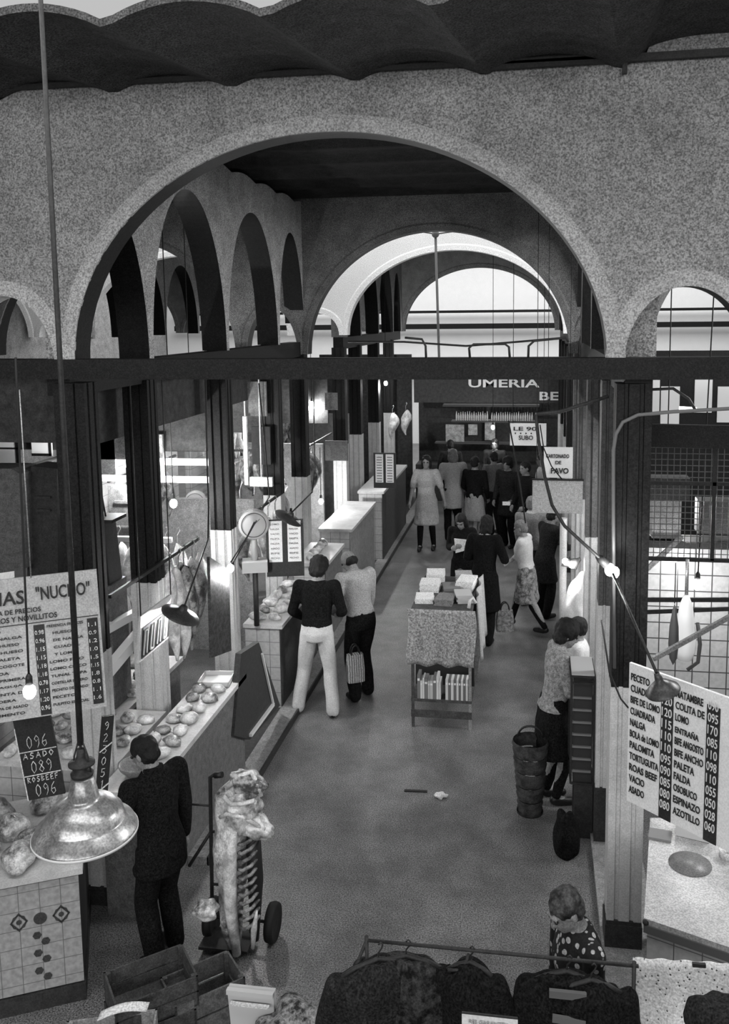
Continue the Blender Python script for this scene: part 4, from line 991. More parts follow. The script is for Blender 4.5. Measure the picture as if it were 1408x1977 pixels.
person((.19, 7.88, 0), -1.35, 'dark haired woman in a pale blouse and black skirt standing by the glass cabinet', 1.74, lean=.10, hands=((-.14, .30, 1.12), (.12, .32, 1.08)), feet=((-.08, 0, 0), (.08, .05, 0)), head=(-.1, .3), top=mat('pale blouse', .14, .9, v2=.3, scale=30), bottom=cl_black, style='skirt', hairkind='bushy', female=True, sock=cl_black, vox=.010, seed=27, collar=cl_light)
person((.44, 8.6, 0), 1.5, 'vendor in white with dark hair behind the right hand stall', 1.52, hands=((-.2, .2, 1.0), (.2, .25, 1.0)), top=cl_white, bottom=cl_dark, hairkind='short', vox=.012, seed=28, coat=.2)
person((.30, 4.36, 0), 2.0, 'woman in a checked shawl looking down to the left beside the coat rack', 1.58, lean=.15, hands=((-.16, .12, .80), (.18, .14, .80)), feet=((-.08, 0, 0), (.08, .05, 0)), shoulder=1.12, head=(.1, .35), top=cl_print, bottom=cl_black, style='skirt', hair=mat('dark wavy hair', .006, .6, v2=.06, scale=22), hairkind='short', female=True, sock=cl_black, vox=.009, seed=29, coat=.1)
v_ = AX(214, 1112, -4.5)
person((v_.x, v_.y, 0), -1.9, 'butcher in white cap and coat behind the large price sign', 1.88, lean=.1, hands=((-.2, .3, 1.05), (.2, .3, 1.05)), top=cl_white, bottom=cl_white, hair=cl_white, hairkind='short', vox=.013, seed=30, apron=cl_white)
v_ = AX(392, 1040, -4.6)
person((v_.x, v_.y, 0), -1.2, 'butcher in white standing behind the hanging meat', 1.72, hands=((-.2, .3, 1.15), (.2, .3, 1.1)), top=cl_white, bottom=cl_white, hairkind='short', vox=.014, seed=31)
v_ = AX(640, 880, -3.9)
person((v_.x-.2, 13.6, 0), -1.2, 'stallholder with a pale cap in the open yard stall', 1.95, hands=((-.2, .3, 1.15), (.2, .3, 1.1)), top=cl_dark, bottom=cl_dark, hair=cl_white, hairkind='short', vox=.016, seed=32)

# things held
bm = NB(); prism(bm, [AY(877, 1040, 12.55), AY(880, 1068, 12.55), AY(902, 1062, 12.58), AY(905, 1043, 12.58)], (0, .02, .0)); tag(obj('folded_paper', bm, paper), 'white paper held by the woman in the black coat', 'paper')
b = AY(978, 972, 16.0); bm = NB(); box(bm, b, (.14, .1, .05)); tag(obj('parcel', bm, paper), 'small white parcel held high in the far crowd', 'parcel')
def shopping_bag(loc, w, d, h, rz, mm, label):
    t = empty('shopping_bag', loc, label, 'bag', rz=rz)
    bm = NB(); n = 24
    rings = []
    for (f, sx) in ((0, .92), (.02, 1), (.5, 1.03), (1, .9)):
        rings.append([bm.verts.new((w/2*sx*max(-1, min(1, 1.3*math.cos(2*pi*q/n))), d/2*sx*max(-1, min(1, 1.3*math.sin(2*pi*q/n)))*(1-.3*f), h*f)) for q in range(n)])
    for A, B in zip(rings, rings[1:]):
        for q in range(n): bm.faces.new((A[q], A[(q+1) % n], B[(q+1) % n], B[q]))
    bm.faces.new(rings[0]); bm.faces.new(rings[-1]); obj('bag_body', bm, mm, t)
    for s in (-1, 1):
        bm = NB(); tube(bm, [(w*.25*math.cos(a)*1.0, s*d*.2, h+.11*math.sin(a)) for a in [pi*q/10 for q in range(11)]], .008, 6); obj('handle', bm, leather, t)
shopping_bag((-2.02, 9.5, .36), .20, .14, .32, .5, mat('striped bag', .12, .7, v2=.35, scale=12, ttype='WAVE'), 'striped shopping bag carried at the knee of the balding man')
shopping_bag((-.40, 12.0, .12), .24, .14, .30, .2, mat('mottled bag', .08, .7, v2=.25, scale=20), 'mottled bag low beside the long black coat')

# ------------------------------------------------------------------ book stand
def book_stand():
    x0, x1, y0, y1 = -1.33, -.66, 9.18, 10.5
    t = empty('book_stand', ((x0+x1)/2, (y0+y1)/2, 0), 'book stand with a shelf of books and a cloth front standing in mid aisle', 'stand')
    O = V(t.location)
    for x in (x0+.02, x1-.02):
        for y in (y0+.02, y1-.02):
            bm = NB(); bar(bm, V((x, y, 0))-O, V((x, y, 1.32))-O, .03); obj('leg', bm, steel if x > -1 else wood_d, t)
    bm = NB(); box2(bm, V((x0, y0, 1.29))-O, V((x1, y1, 1.33))-O); obj('top', bm, wood_d, t)
    bm = NB(); box2(bm, V((x0, y0, .30))-O, V((x1, y1, .33))-O); obj('shelf', bm, wood_d, t)
    bm = NB(); box2(bm, V((x0, y0+.4, .33))-O, V((x1, y0+.42, 1.29))-O); obj('back_panel', bm, mat('dark panel', .02), t)
    bm = NB(); box2(bm, V((x0, y0-.0, .12))-O, V((x1, y0+.015, .20))-O); obj('stretcher', bm, wood_d, t)
    return t
book_stand()
# cloth : hangs over the front, wavy hem
def hung_cloth(name, fn, nu, nv, mm, label, cat='cloth', th=.008):
    bm = NB(); g = [[bm.verts.new(fn(i/nu, j/nv)) for j in range(nv+1)] for i in range(nu+1)]
    for i in range(nu):
        for j in range(nv): f = bm.faces.new((g[i][j], g[i+1][j], g[i+1][j+1], g[i][j+1])); f.smooth = True
    o = obj(name, bm, mm); md = o.modifiers.new('thick', 'SOLIDIFY'); md.thickness = th; md.offset = 1
    return tag(o, label, cat)
hung_cloth('cloth_cover', lambda u, v: V((-1.36+.74*u+.015*math.sin(v*5), 9.145-.02*math.sin(u*23)*v-.02*v, 1.36-.62*v+.012*math.sin(u*17)*v)), 40, 12, mat('nubbly grey cloth', .14, .95, v2=.38, scale=45, bump=.5), 'pale mottled cloth hanging over the front of the book stand')
bx = None
for row in range(1):
    x = -1.26
    i = 0
    while x < -.70:
        w_ = random.uniform(.018, .034); hgt = random.uniform(.20, .27) if x < -1.0 else .23
        tone = random.choice([.05, .15, .4, .55]) if x < -1.0 else (.5 if i % 2 else .12)
        bm = NB(); box2(bm, (0, 0, 0), (w_, .16, hgt)); box2(bm, (.003, -.001, hgt*.75), (w_-.003, 0, hgt*.85), 1)
        o = obj('book', bm, [mat('book cover %.2f' % tone, tone, .6), board_w]); o.location = (x, 9.19, .33)
        tag(o, 'upright book in the left, uneven half of the shelf of the book stand' if x < -1.0 else 'slim striped book in the even right half of the shelf of the book stand', 'book', 'uneven books on the shelf' if x < -1.0 else 'slim books on the shelf')
        x += w_+.003 + (.05 if -1.03 < x < -.99 else 0); i += 1
for i, (x, y, w_, d_, hh, mm, rz) in enumerate(((-1.22, 9.55, .2, .26, .05, paper, .1), (-.98, 9.5, .2, .26, .07, cl_grey, -.1), (-.78, 9.6, .18, .25, .09, mat('book cover 0.40', .4), .2), (-1.2, 9.95, .22, .26, .10, paper, .0), (-.95, 9.95, .2, .26, .06, mat('book cover 0.15', .15), .2), (-.78, 10.05, .2, .3, .12, paper, -.1), (-1.18, 10.32, .22, .2, .12, paper, .1), (-.84, 10.35, .2, .2, .10, cl_light, .1))):
    bm = NB()
    for q in range(4): box(bm, (random.uniform(-.008, .008), random.uniform(-.008, .008), hh*(q+.5)/4), (w_, d_, hh/4-.001), rz=random.uniform(-.05, .05))
    o = obj('magazine_pile', bm, mm); o.location = (x, y, 1.33); o.rotation_euler = (0, 0, rz)
    tag(o, ['white pile of magazines at the near left of the book stand', 'grey pile in the near middle of the book stand', 'mid grey pile at the near right of the book stand', 'white pile halfway back on the left of the book stand', 'dark pile in the middle of the book stand', 'tall white pile on the right edge of the book stand', 'white pile at the far left of the book stand', 'light grey pile at the far right of the book stand'][i], 'magazines')
hung_cloth('draped_garment', lambda u, v: V((-.625+.05*v+.02*math.sin(u*14), 9.5+.9*u, 1.40-.75*v)), 20, 10, cl_light, 'light striped garment draped down the right side of the book stand', 'cloth')
bm = NB(); tube(bm, [(-.70, 9.3, 1.34), (-.69, 9.32, 1.42), (-.66, 9.36, 1.44), (-.63, 9.36, 1.38)], .018, 10); tag(obj('rolled_umbrella', bm, cl_white), 'white rolled thing with a dark crook at the right front corner of the book stand', 'umbrella')

# ------------------------------------------------------------------ right hand side
def cabinet():
    t = empty('glass_cabinet', (.42, 7.50, 0), 'dark glass fronted cabinet with shelves beside the woman in the pale blouse', 'cabinet')
    w, d = .19, .40
    bm = NB()
    for x in (-w/2, w/2):
        for y in (-d/2, d/2): bar(bm, (x, y, .5), (x, y, 1.46), .018)
    for z in (.5, 1.40, 1.46):
        for s in (-1, 1): bar(bm, (-w/2, s*d/2, z), (w/2, s*d/2, z), .016); bar(bm, (s*w/2, -d/2, z), (s*w/2, d/2, z), .016)
    obj('frame', bm, iron, t)
    bm = NB(); box2(bm, (-w/2+.02, -d/2+.02, .5), (w/2-.01, d/2-.01, 1.40)); obj('back', bm, mat('cabinet inside', .03, .4), t)
    for i in range(7):
        bm = NB(); box2(bm, (-w/2, -d/2, .60+i*.11), (w/2-.02, -d/2+.03, .615+i*.11)); obj('shelf', bm, mat('shelf edge', .16, .5), t)
    bm = NB(); box2(bm, (-w/2, -d/2, 1.465), (w/2, d/2, 1.48)); obj('top', bm, mat('cabinet top', .4, .5), t)
    bm = NB(); box2(bm, (-.06, -d/2, 0), (w/2, d/2, .5)); obj('base', bm, plinthm, t)
cabinet()
bm = NB()
for i in range(5):
    z = .1+i*.14; lathe(bm, [(.105+.012*i, z-.1), (.115+.012*i, z-.05), (.105+.012*i, z-.03), (.12+.012*i, z), (.11+.012*i, z+.03)], n=20)
lathe(bm, [(0, 0), (.12, .0), (.12, .02)], n=20)
t = empty('basket', (-.02, 7.66, 0), 'tall dark wicker basket standing beside the woman in the pale blouse', 'basket')
obj('wicker', bm, mat('dark wicker', .015, .8, v2=.05, scale=9, ttype='NOISE', bump=.5), t)
bm = NB(); tube(bm, [(.11*math.cos(a), 0, .72+.10*math.sin(a)) for a in [pi*q/12 for q in range(13)]], .01, 8); obj('handle', bm, leather, t)
lump('shadowy_form', (.28, 7.05, 0), (.11, .12, .22), 81, cl_black, 'dark shadowy form added on the floor in front of the glass cabinet', 'dark form', sub=4)  # solid stand-in added for a dark shadowy spot
# draped pale cloth under the reflector lamps
lump('paper_heap', (.52, 10.15, .75), (.16, .2, .40), 77, cl_white, 'pale wrapped heap under the two reflector lamps', 'goods', sub=4)
bm = NB(); box2(bm, (.42, 9.95, 0), (.62, 10.4, .75)); tag(obj('pedestal', bm, counterm), 'grey pedestal under the pale wrapped heap', 'pedestal')
bm = NB(); tube(bm, [(.36, 10.9, 0), (.36, 10.9, 2.0)], .045, 12); tag(obj('white_post', bm, lightpaint), 'pale round post below the blank hanging panel', 'post')
# big counter with pale top
P = [FL(1244, 1774, .95), FL(1500, 1862, .95), FL(1600, 1585, .95), FL(1256, 1580, .95)]
t = empty('marble_counter', (P[0].x, P[0].y, 0), 'broad pale marble counter at the right edge below the price board', 'counter')
bm = NB(); prism(bm, [V((p.x, p.y, .91)) for p in P], (0, 0, .045)); loc_child(obj('marble_top', bm, mat('stained marble', .36, .35, v2=.50, scale=3), t), t)
Q = [p + ((P[2]+P[0])/2-p)*.03 for p in P]
bm = NB(); prism(bm, [V((p.x, p.y, .0)) for p in Q], (0, 0, .91)); loc_child(obj('body', bm, tilew, t), t)
bm = NB(); bar(bm, V((P[0].x, P[0].y, .895)), V((P[1].x, P[1].y, .895)), .02, .05); loc_child(obj('front_edge', bm, mat('edge strip', .10, .5), t), t)
bm = NB(); sphere(bm, V((P[0].x+.01, P[0].y+.0, .93)), .02); loc_child(obj('corner_bolt', bm, iron, t), t)
c = FL(1333, 1668, .957); bm = NB(); lathe(bm, [(0, 0), (.135, 0), (.135, .003), (0, .003)], c, 32); tag(obj('grey_disc', bm, mat('grey disc tone', .17, .4, .2, 12)), 'round grey disc on the pale marble counter', 'mat')  # thin round grey disc laid on the counter top
bm = NB(); box(bm, FL(1340, 1600, 1.0), (.22, .13, .08), rz=-.3); tag(obj('cardboard_box', bm, mat('pale card', .5, .7)), 'pale flat box at the back of the marble counter', 'box')
bm = NB(); box(bm, FL(1275, 1612, .965), (.15, .12, .015), rz=-.2); tag(obj('folded_cloth', bm, mat('grey cloth flat', .2)), 'grey folded cloth left of the flat box on the marble counter', 'cloth')
bm = NB(); lathe(bm, [(0, 0), (.05, 0), (.055, .05), (.05, .05), (.04, .01), (0, .01)], FL(1405, 1655, .957), 24); tag(obj('white_cup', bm, paper), 'white dish at the right edge of the marble counter', 'dish')
# tiled wall, bars, mesh
bm = NB(); box2(bm, (.86, 8.25, 0), (4.5, 8.33, 2.36)); struct('wall_stall_right', bm, tile_mat('large white tiles', .42, .05, .155, .07))
bm = NB(); box2(bm, (.86, 8.2, 2.36), (4.5, 8.3, 2.46)); struct('trim_9', bm, darkpaint)
rail('rail', AY(1242, 1158, 7.4), AY(1480, 1158, 7.4), .02, .035, 'upper dark bar in front of the white tiled wall at the right', iron)
rail('rail', AY(1242, 1182, 7.1), AY(1500, 1172, 7.1), .02, .03, 'lower dark bar in front of the white tiled wall at the right', iron)
rail('slanting_pole', AY(1262, 1272, 5.6), AY(1425, 1182, 5.9), .022, .03, 'pale pole slanting upwards above the meat price board', steel)
rail('slanting_pole', AY(1240, 1108, 7.8), AY(1318, 1035, 7.8), .03, .04, 'pale brace slanting behind the bulb at the right', steel)
bm = NB(); bar(bm, (.80, 6.32, 3.66), (4, 6.32, 3.62), .05, .16); tag(obj('mesh_header', bm, darkpaint), 'dark header beam above the wire mesh at the right', 'beam')
def mesh_screen(x0, x1, y, z0, z1, s, label):
    t = empty('mesh_screen', (x0, y, z0), label, 'screen')
    bm = NB(); w, h = x1-x0, z1-z0
    n = int(w/s)
    for i in range(n+1): bar(bm, (i*s, 0, 0), (i*s, 0, h), .006)
    for j in range(int(h/s)+1): bar(bm, (0, .004, j*s), (w, .004, j*s), .006)
    o = obj('wire_mesh', bm, meshm, t); o['kind'] = 'stuff'
    for (a, b) in (((0, 0, 0), (w, 0, 0)), ((0, 0, h), (w, 0, h)), ((0, 0, 0), (0, 0, h)), ((w*.36, 0, 0), (w*.36, 0, h)), ((w*.72, 0, 0), (w*.72, 0, h)), ((0, 0, h*.62), (w, 0, h*.62))):
        bm = NB(); bar(bm, a, b, .03); obj('frame_bar', bm, iron, t)
mesh_screen(.90, 2.5, 7.5, 2.45, 3.50, .05, 'square wire mesh screen above the white tiled stall at the right')
# goods behind the mesh
for i, (x, z, w_, h_, v) in enumerate(((1.05, 2.5, .25, .35, .3), (1.45, 2.55, .3, .3, .08), (1.02, 2.85, .35, .2, .06), (1.9, 2.5, .4, .45, .25), (1.95, 2.95, .3, .2, .08), (2.3, 2.6, .3, .5, .1))):
    bm = NB(); box2(bm, (x, 8.0, z), (x+w_, 8.2, z+h_)); tag(obj('carton', bm, mat('carton %.2f' % v, v, .8, .3, 10)), ['pale carton behind the mesh by the bulb', 'dark carton behind the mesh', 'dark flat carton high behind the mesh', 'pale carton behind the mesh at the right edge', 'dark carton high behind the mesh at the right', 'carton at the very edge behind the mesh'][i], 'carton')
bm = NB(); box2(bm, (.9, 7.95, 2.44), (3.0, 8.25, 2.48)); tag(obj('high_shelf', bm, iron), 'dark shelf holding the cartons behind the mesh', 'shelf')
# fish shaped pan and white flask
t = empty('hanging_pan', AY(1303, 1165, 5.9), 'dark pointed scale pan hanging at the right', 'pan')
bm = NB(); lathe(bm, [(.0, 0), (.012, -.04), (.03, -.16), (.035, -.28), (.025, -.38), (.0, -.43)], n=20); obj('pan', bm, mat('dark tin', .06, .35), t)
bm = NB(); tube(bm, [(0, 0, 0), (0, 0, .28)], .004, 6); obj('wire', bm, iron, t)
t = empty('hanging_scale', AY(1325, 1175, 6.1), 'white bodied hanging scale at the right above the price board', 'scale')
bm = NB(); lathe(bm, [(0, .1), (.02, .09), (.045, .02), (.06, -.1), (.075, -.2), (.07, -.3), (.05, -.36), (0, -.38)], n=20); obj('body', bm, mat('white enamelled rail', .75), t)
bm = NB(); tube(bm, [(0, 0, .1), (0, 0, .35)], .012, 8); obj('wire', bm, steel, t)
bm = NB(); tube(bm, [(.08, 0, -.1), (.1, 0, -.25), (.09, 0, -.38), (.02, 0, -.44)], .014, 8); obj('arm', bm, mat('dark tin', .06), t)
# lit panels far right
t = empty('glazed_partition', (1.7, 14.0, 0), 'pale glazed partition in dark frames, far right under the small arch', 'partition')
bm = NB(); box2(bm, (-.2, 0, 0), (3.2, .05, 3.95)); obj('frame', bm, darkpaint, t)
for i, (a, b, c, d) in enumerate(((.22, .55, 3.55, 3.85), (.72, .98, 3.0, 3.85), (-.05, .2, 3.0, 3.5), (.22, .50, 2.75, 3.4), (1.06, 1.5, 2.85, 3.4), (1.6, 2.1, 2.85, 3.4), (1.2, 1.9, 3.6, 3.85))):
    bm = NB(); box2(bm, (a, -.02, c), (b, 0, d)); obj('pane', bm, mat('frosted pane', .6, .4), t)
bm = NB(); tube(bm, [AY(1205, 790, 6.0), AY(1260, 752, 6.0), AY(1300, 750, 6.0), AY(1330, 770, 6.0), AY(1345, 795, 6.0)], .010, 8); tag(obj('curved_cable', bm, iron), 'dark cable arching over the conduit at the right', 'cable')
rail('fluorescent_tube', AY(1312, 788, 6.4), AY(1345, 790, 6.4), .02, .025, 'short bright tube right of the front right pillar', mat('tube light', .9, emit=3), 'lamp')
rail('fluorescent_tube', AX(306, 736, -4.2), AX(334, 735, -4.2), .02, .03, 'short bright tube under the tie beam, upper left', mat('tube light', .9, emit=3), 'lamp')

# pipe frames on top of the tie beam
def pipe_frame(px, Y, label):
    bm = NB(); tube(bm, [AY(x, y, Y) for x, y in px], .008, 8); tag(obj('pipe_frame', bm, iron), label, 'pipe')
pipe_frame([(908, 696), (906, 672), (914, 665), (975, 664), (983, 670), (985, 696)], 5.9, 'rounded pipe loop standing on the tie beam, in the middle')
pipe_frame([(1020, 696), (1021, 668), (1032, 658), (1092, 652), (1098, 660)], 5.9, 'rounded pipe loop on the tie beam by its right end')
pipe_frame([(672, 660), (780, 660), (900, 668), (1000, 660), (1090, 652)], 7.0, 'thin pipe strung above the tie beam')
pipe_frame([(782, 652), (815, 655), (822, 668), (823, 692)], 5.9, 'small hooked pipe on the tie beam')
bm = NB(); p0 = AY(841, 452, 13.8); p1 = AY(848, 690, 13.8); tube(bm, [p0, p1, V((p1.x, 13.8, 3.7))], .02, 8)
for q in ((770, 440), (910, 442)): tube(bm, [p0, AY(*q, 13.8)], .012, 6)
sphere(bm, p0, .06); tag(obj('lamp_pole', bm, mat('weathered pole', .12, .6)), 'thin pole with stay wires hanging in the open yard', 'pole')

# ------------------------------------------------------------------ left side extras
def dial_scale(loc, R, rz, label, foot=0.0):
    t = empty('dial_scale', loc, label, 'weighing scale', rz=rz)
    M_ = Matrix.Rotation(pi/2, 3, 'X')
    bm = NB(); lathe(bm, [(0, .05), (R*.9, .05), (R, .03), (R, -.03), (R*.9, -.05), (0, -.05)], (0, 0, 0), 32, M_); obj('casing', bm, mat('scale enamel', .3), t)
    bm = NB(); tube(bm, [(0, 0, -R-.3), (0, 0, -loc[2]+foot)], .03, 8); obj('stand', bm, iron, t)
    bm = NB(); lathe(bm, [(R*.78, .055), (R*.82, .055), (R*.82, .052), (R*.78, .052)], (0, 0, 0), 32, M_); bar(bm, (0, -.056, 0), (R*.4, -.056, R*.4), .012, .004); obj('dial_ring', bm, iron, t)
    bm = NB(); tube(bm, [(0, 0, -R), (0, 0, -R-.25)], .035, 12); box(bm, (0, 0, -R-.30), (.28, .22, .12)); obj('base', bm, mat('scale enamel', .4), t)
p_ = AX(490, 1012, -3.1); dial_scale((p_.x, p_.y, p_.z), .17, .3, 'round white dial scale left of the two column price board', 1.05)
p_ = AX(378, 968, -4.6); dial_scale((p_.x, p_.y, p_.z), .15, .2, 'round white dial scale behind the brightest bulb')
t = empty('weighing_machine', AX(195, 1090, -3.9), 'dark upright weighing machine with a square wire handle, upper left stall', 'weighing machine')
bm = NB(); prism(bm, [(-.14, -.12, -.15), (.14, -.12, -.15), (.10, -.12, .42), (-.14, -.12, .42)], (0, .24, 0)); obj('body', bm, mat('machine casing', .025, .5, .4, 20), t)
bm = NB(); box2(bm, (-.17, -.14, .42), (.2, .14, .45)); obj('plate', bm, iron, t)
bm = NB(); tube(bm, [(-.04, 0, .45), (-.05, 0, .62), (.04, 0, .66), (.07, 0, .45)], .008, 6); obj('handle', bm, iron, t)
bm = NB(); box2(bm, (-.2, -.16, -1.4), (.16, .16, -.15)); obj('stand', bm, counterm, t)
k = 200
for (x, y, z, n_, dy) in ((-4.9, 9.6, 2.5, 6, .3), (-4.4, 11.7, 2.55, 6, .0), (-5.0, 13.0, 2.6, 5, .35), (-4.9, 16.0, 2.7, 8, .4)):
    lab = {9.6: 'dark joint hanging along the back wall of the second left stall', 11.7: 'joint hanging across the end of the second left stall', 13.0: 'joint hanging along the back wall of the yard stall', 16.0: 'joint hanging along the back wall of the rear left stall'}[y]
    rail('meat_rail', (x, y-.15, z+.14), (x+(0 if dy else .16*n_), y+dy*n_, z+.14), .025, .03, 'dark rail above the ' + lab.replace('dark joint', 'dark joints').replace('joint ', 'joints '), iron)
    for i in range(n_):
        k += 1; hanging((x+(0 if dy else .15*i), y+dy*i, z), random.uniform(.4, .8), random.uniform(.07, .13), k, random.choice([meat_d, meat_d, meat_l, fat]), lab, lab.split(' hanging')[0]+'s at ' + lab.split('of the ')[-1])
for i, (px, py, w_, h_, v) in enumerate(((225, 820, .42, .5, .28), (170, 1030, .10, .9, .03), (255, 990, .5, .6, .10), (305, 1080, .08, .7, .6), (475, 870, .05, .9, .6), (140, 850, .05, .8, .5), (505, 930, .3, .12, .7), (720, 830, .12, .5, .5), (570, 870, .06, .8, .5))):
    Y = (8.9, 7.0, 8.7, 8.0, 10.9, 8.4, 10.9, 19.0, 12.9)[i]; p_ = AY(px, py, Y); bm = NB(); box(bm, p_, (w_, .05, h_))
    if i in (1, 2, 3, 5, 8): box2(bm, p_+V((-w_/2, -.02, 0)), V((p_.x+w_/2, p_.y+.02, 0)))
    else: tube(bm, [p_, V((p_.x, p_.y, 4.0))], .008, 6)
    box(bm, p_+V((0, -.03, h_*.2)), (w_*.7, .02, .03)); box(bm, p_+V((0, -.03, -h_*.25)), (w_*.8, .02, .02))
    tag(obj('notice_board', bm, mat('panel tone %.2f' % v, v, .7, .5, 9)), ['light panel high behind the bright bulb on the left', 'narrow dark panel above the large price sign', 'mid grey panel left of the second pillar', 'white upright strip beside the meat stall pillar', 'white upright strip above the round dial scale', 'thin pale strip above the large price sign', 'white ledge above the round dial scale', 'pale strip by the far bulb', 'pale upright left of the yard stall'][i], 'panel')
# upholstered cupboard, added dark block & panes at the far left
bm = NB(); q = [AY(-60, 1115, 6.6), AY(45, 1100, 6.6), AY(40, 915, 6.6), AY(20, 905, 6.6), AY(-60, 905, 6.6)]; prism(bm, q, (0, .3, 0)); tag(obj('tall_cupboard', bm, mat('cupboard grey', .07, .7, .5, 20)), 'grey cupboard above the large price sign at the left edge', 'cupboard')
bm = NB(); q = [AY(52, 1120, 6.75), AY(112, 1112, 6.75), AY(110, 905, 6.75), AY(60, 900, 6.75)]; prism(bm, q, (0, .25, 0)); box(bm, AY(84, 960, 6.73), (.12, .02, .02)); box(bm, AY(84, 985, 6.73), (.12, .02, .02)); tag(obj('tall_cupboard', bm, mat('dark cover block', .02, .7, .5, 20)), 'dark narrow block added between the grey cupboard and the front left pillar', 'cupboard')  # dark block added to cover the bright tiles behind
for i, (a, b, c, d) in enumerate(((-60, 833, 33, 900), (62, 812, 96, 880), (-60, 705, 22, 738))):
    Y = 9.5; p0, p1 = AY(a, d, Y), AY(c, b, Y); bm = NB()
    box2(bm, p0, p1 + V((0, .03, 0))); box2(bm, p0+V((0, -.01, 0)), V((p1.x, Y, p0.z+.03)), 1); box2(bm, V((p1.x-.03, Y-.01, p0.z)), p1, 1); box2(bm, V((p0.x, Y-.01, (p0.z+p1.z)/2)), V((p1.x, Y, (p0.z+p1.z)/2+.02)), 1)
    o = struct('window_%d' % (i+1), bm, [mat('frosted pane', .6), darkpaint])
for i, (px, py, w_, h_, v) in enumerate(((180, 870, .5, .5, .3), (215, 850, .35, .4, .2), (300, 880, .2, .5, .25), (497, 770, .25, .45, .12), (640, 775, .22, .3, .12), (505, 860, .25, .5, .02), (650, 870, .4, .35, .05))):
    Y = [8.55, 8.55, 9.5, 11.0, 14.9, 11.0, 14.9][i]; p_ = AY(px, py, Y); bm = NB(); box(bm, p_, (w_, .04, h_)); tag(obj('wall_board', bm, mat('wall board %.2f' % v, v, .8, .4, 12)), ['pale board at the back of the first left stall', 'second pale board at the back of the first left stall', 'narrow board right of the second pillar', 'grey notice high behind the left hand price board', 'pale notice under the yard lamp', 'black tall board behind the left hand price board', 'dark board behind the hams in the yard'][i], 'board')
for i, (y, z) in enumerate(((6.6, 1.5), (9.2, 1.6), (9.2, 2.0), (13.2, 1.7), (13.2, 2.1), (16, 1.8), (16, 2.2))):
    x = -5.5 if y < 8 else -5.2
    bm = NB(); box2(bm, (x, y, z), (x+.25, y+1.8, z+.03)); tag(obj('wall_shelf', bm, wood_l), ['shelf on the tiled wall of the first left stall', 'lower shelf of the second left stall', 'upper shelf of the second left stall', 'lower shelf of the yard stall', 'upper shelf of the yard stall', 'lower shelf of the rear left stall', 'upper shelf of the rear left stall'][i], 'shelf')
    n_ = 12
    for q in range(n_):
        hgt = random.uniform(.12, .26); r_ = random.uniform(.03, .05); bm = NB(); lathe(bm, [(0, 0), (r_, 0), (r_, hgt*.8), (r_*.5, hgt*.9), (r_*.5, hgt), (0, hgt)], (x+.12, y+.1+q*.145, z+.03), 10)
        tag(obj('jar', bm, mat('jar tone %d' % (q % 3), (.05, .3, .6)[q % 3], .3)), 'jar on a wall shelf of the left stalls', 'jar', 'jars on the shelves of the left stalls')

# ------------------------------------------------------------------ hand truck with the side of beef
def hand_truck():
    B = V((-2.26, 5.62, 0)); t = empty('hand_truck', B, 'tall black two wheeled hand truck parked by the kerb', 'hand truck')
    top = AY(406, 1500, 5.75)-B; bot = V((-.06, .1, .12))
    bm = NB(); tube(bm, [bot, bot.lerp(top, .5), top, top+V((.03, -.01, .02)), top+V((.09, -.02, .03))], .014, 10); obj('post', bm, iron, t)
    bm = NB(); tube(bm, [top+V((.04, -.01, .02)), top+V((.10, -.02, .035))], .022, 10); obj('grip', bm, leather, t)
    bm = NB(); tube(bm, [bot+V((.33, -.1, 0)), bot.lerp(top, .5)+V((.3, 0, 0)), top+V((.38, 0, -.02))], .013, 10); obj('post', bm, iron, t)
    bm = NB(); tube(bm, [top+V((.36, -.0, -.02)), top+V((.43, -.02, -.03))], .022, 10); obj('grip', bm, leather, t)
    for f in (.25, .45, .62): bm = NB(); a = bot.lerp(top, f); tube(bm, [a, a+V((.33, 0, 0))], .010, 8); obj('cross_bar', bm, iron, t)
    bm = NB(); tube(bm, [bot.lerp(top, .62), bot.lerp(top, .4)+V((-.16, -.03, -.02))], .012, 8); tube(bm, [bot.lerp(top, .8)+V((-.16, 0, 0)), bot.lerp(top, .8)], .008, 8); obj('brace', bm, iron, t)
    bm = NB(); box(bm, bot+V((.16, -.12, -.06)), (.36, .22, .02)); obj('toe_plate', bm, iron, t)
    for x in (-.06, .40):
        bm = NB(); lathe(bm, [(0, .02), (.05, .025), (.10, .02), (.13, .032), (.14, 0), (.13, -.032), (.10, -.02), (.05, -.025), (0, -.02)], (x, .10, .14), 28, Matrix.Rotation(pi/2, 3, 'Y')); obj('wheel', bm, mat('rubber tyre', .01, .7), t)
    bm = NB(); tube(bm, [(-.06, .1, .14), (.40, .1, .14)], .012, 8); obj('axle', bm, iron, t)
hand_truck()
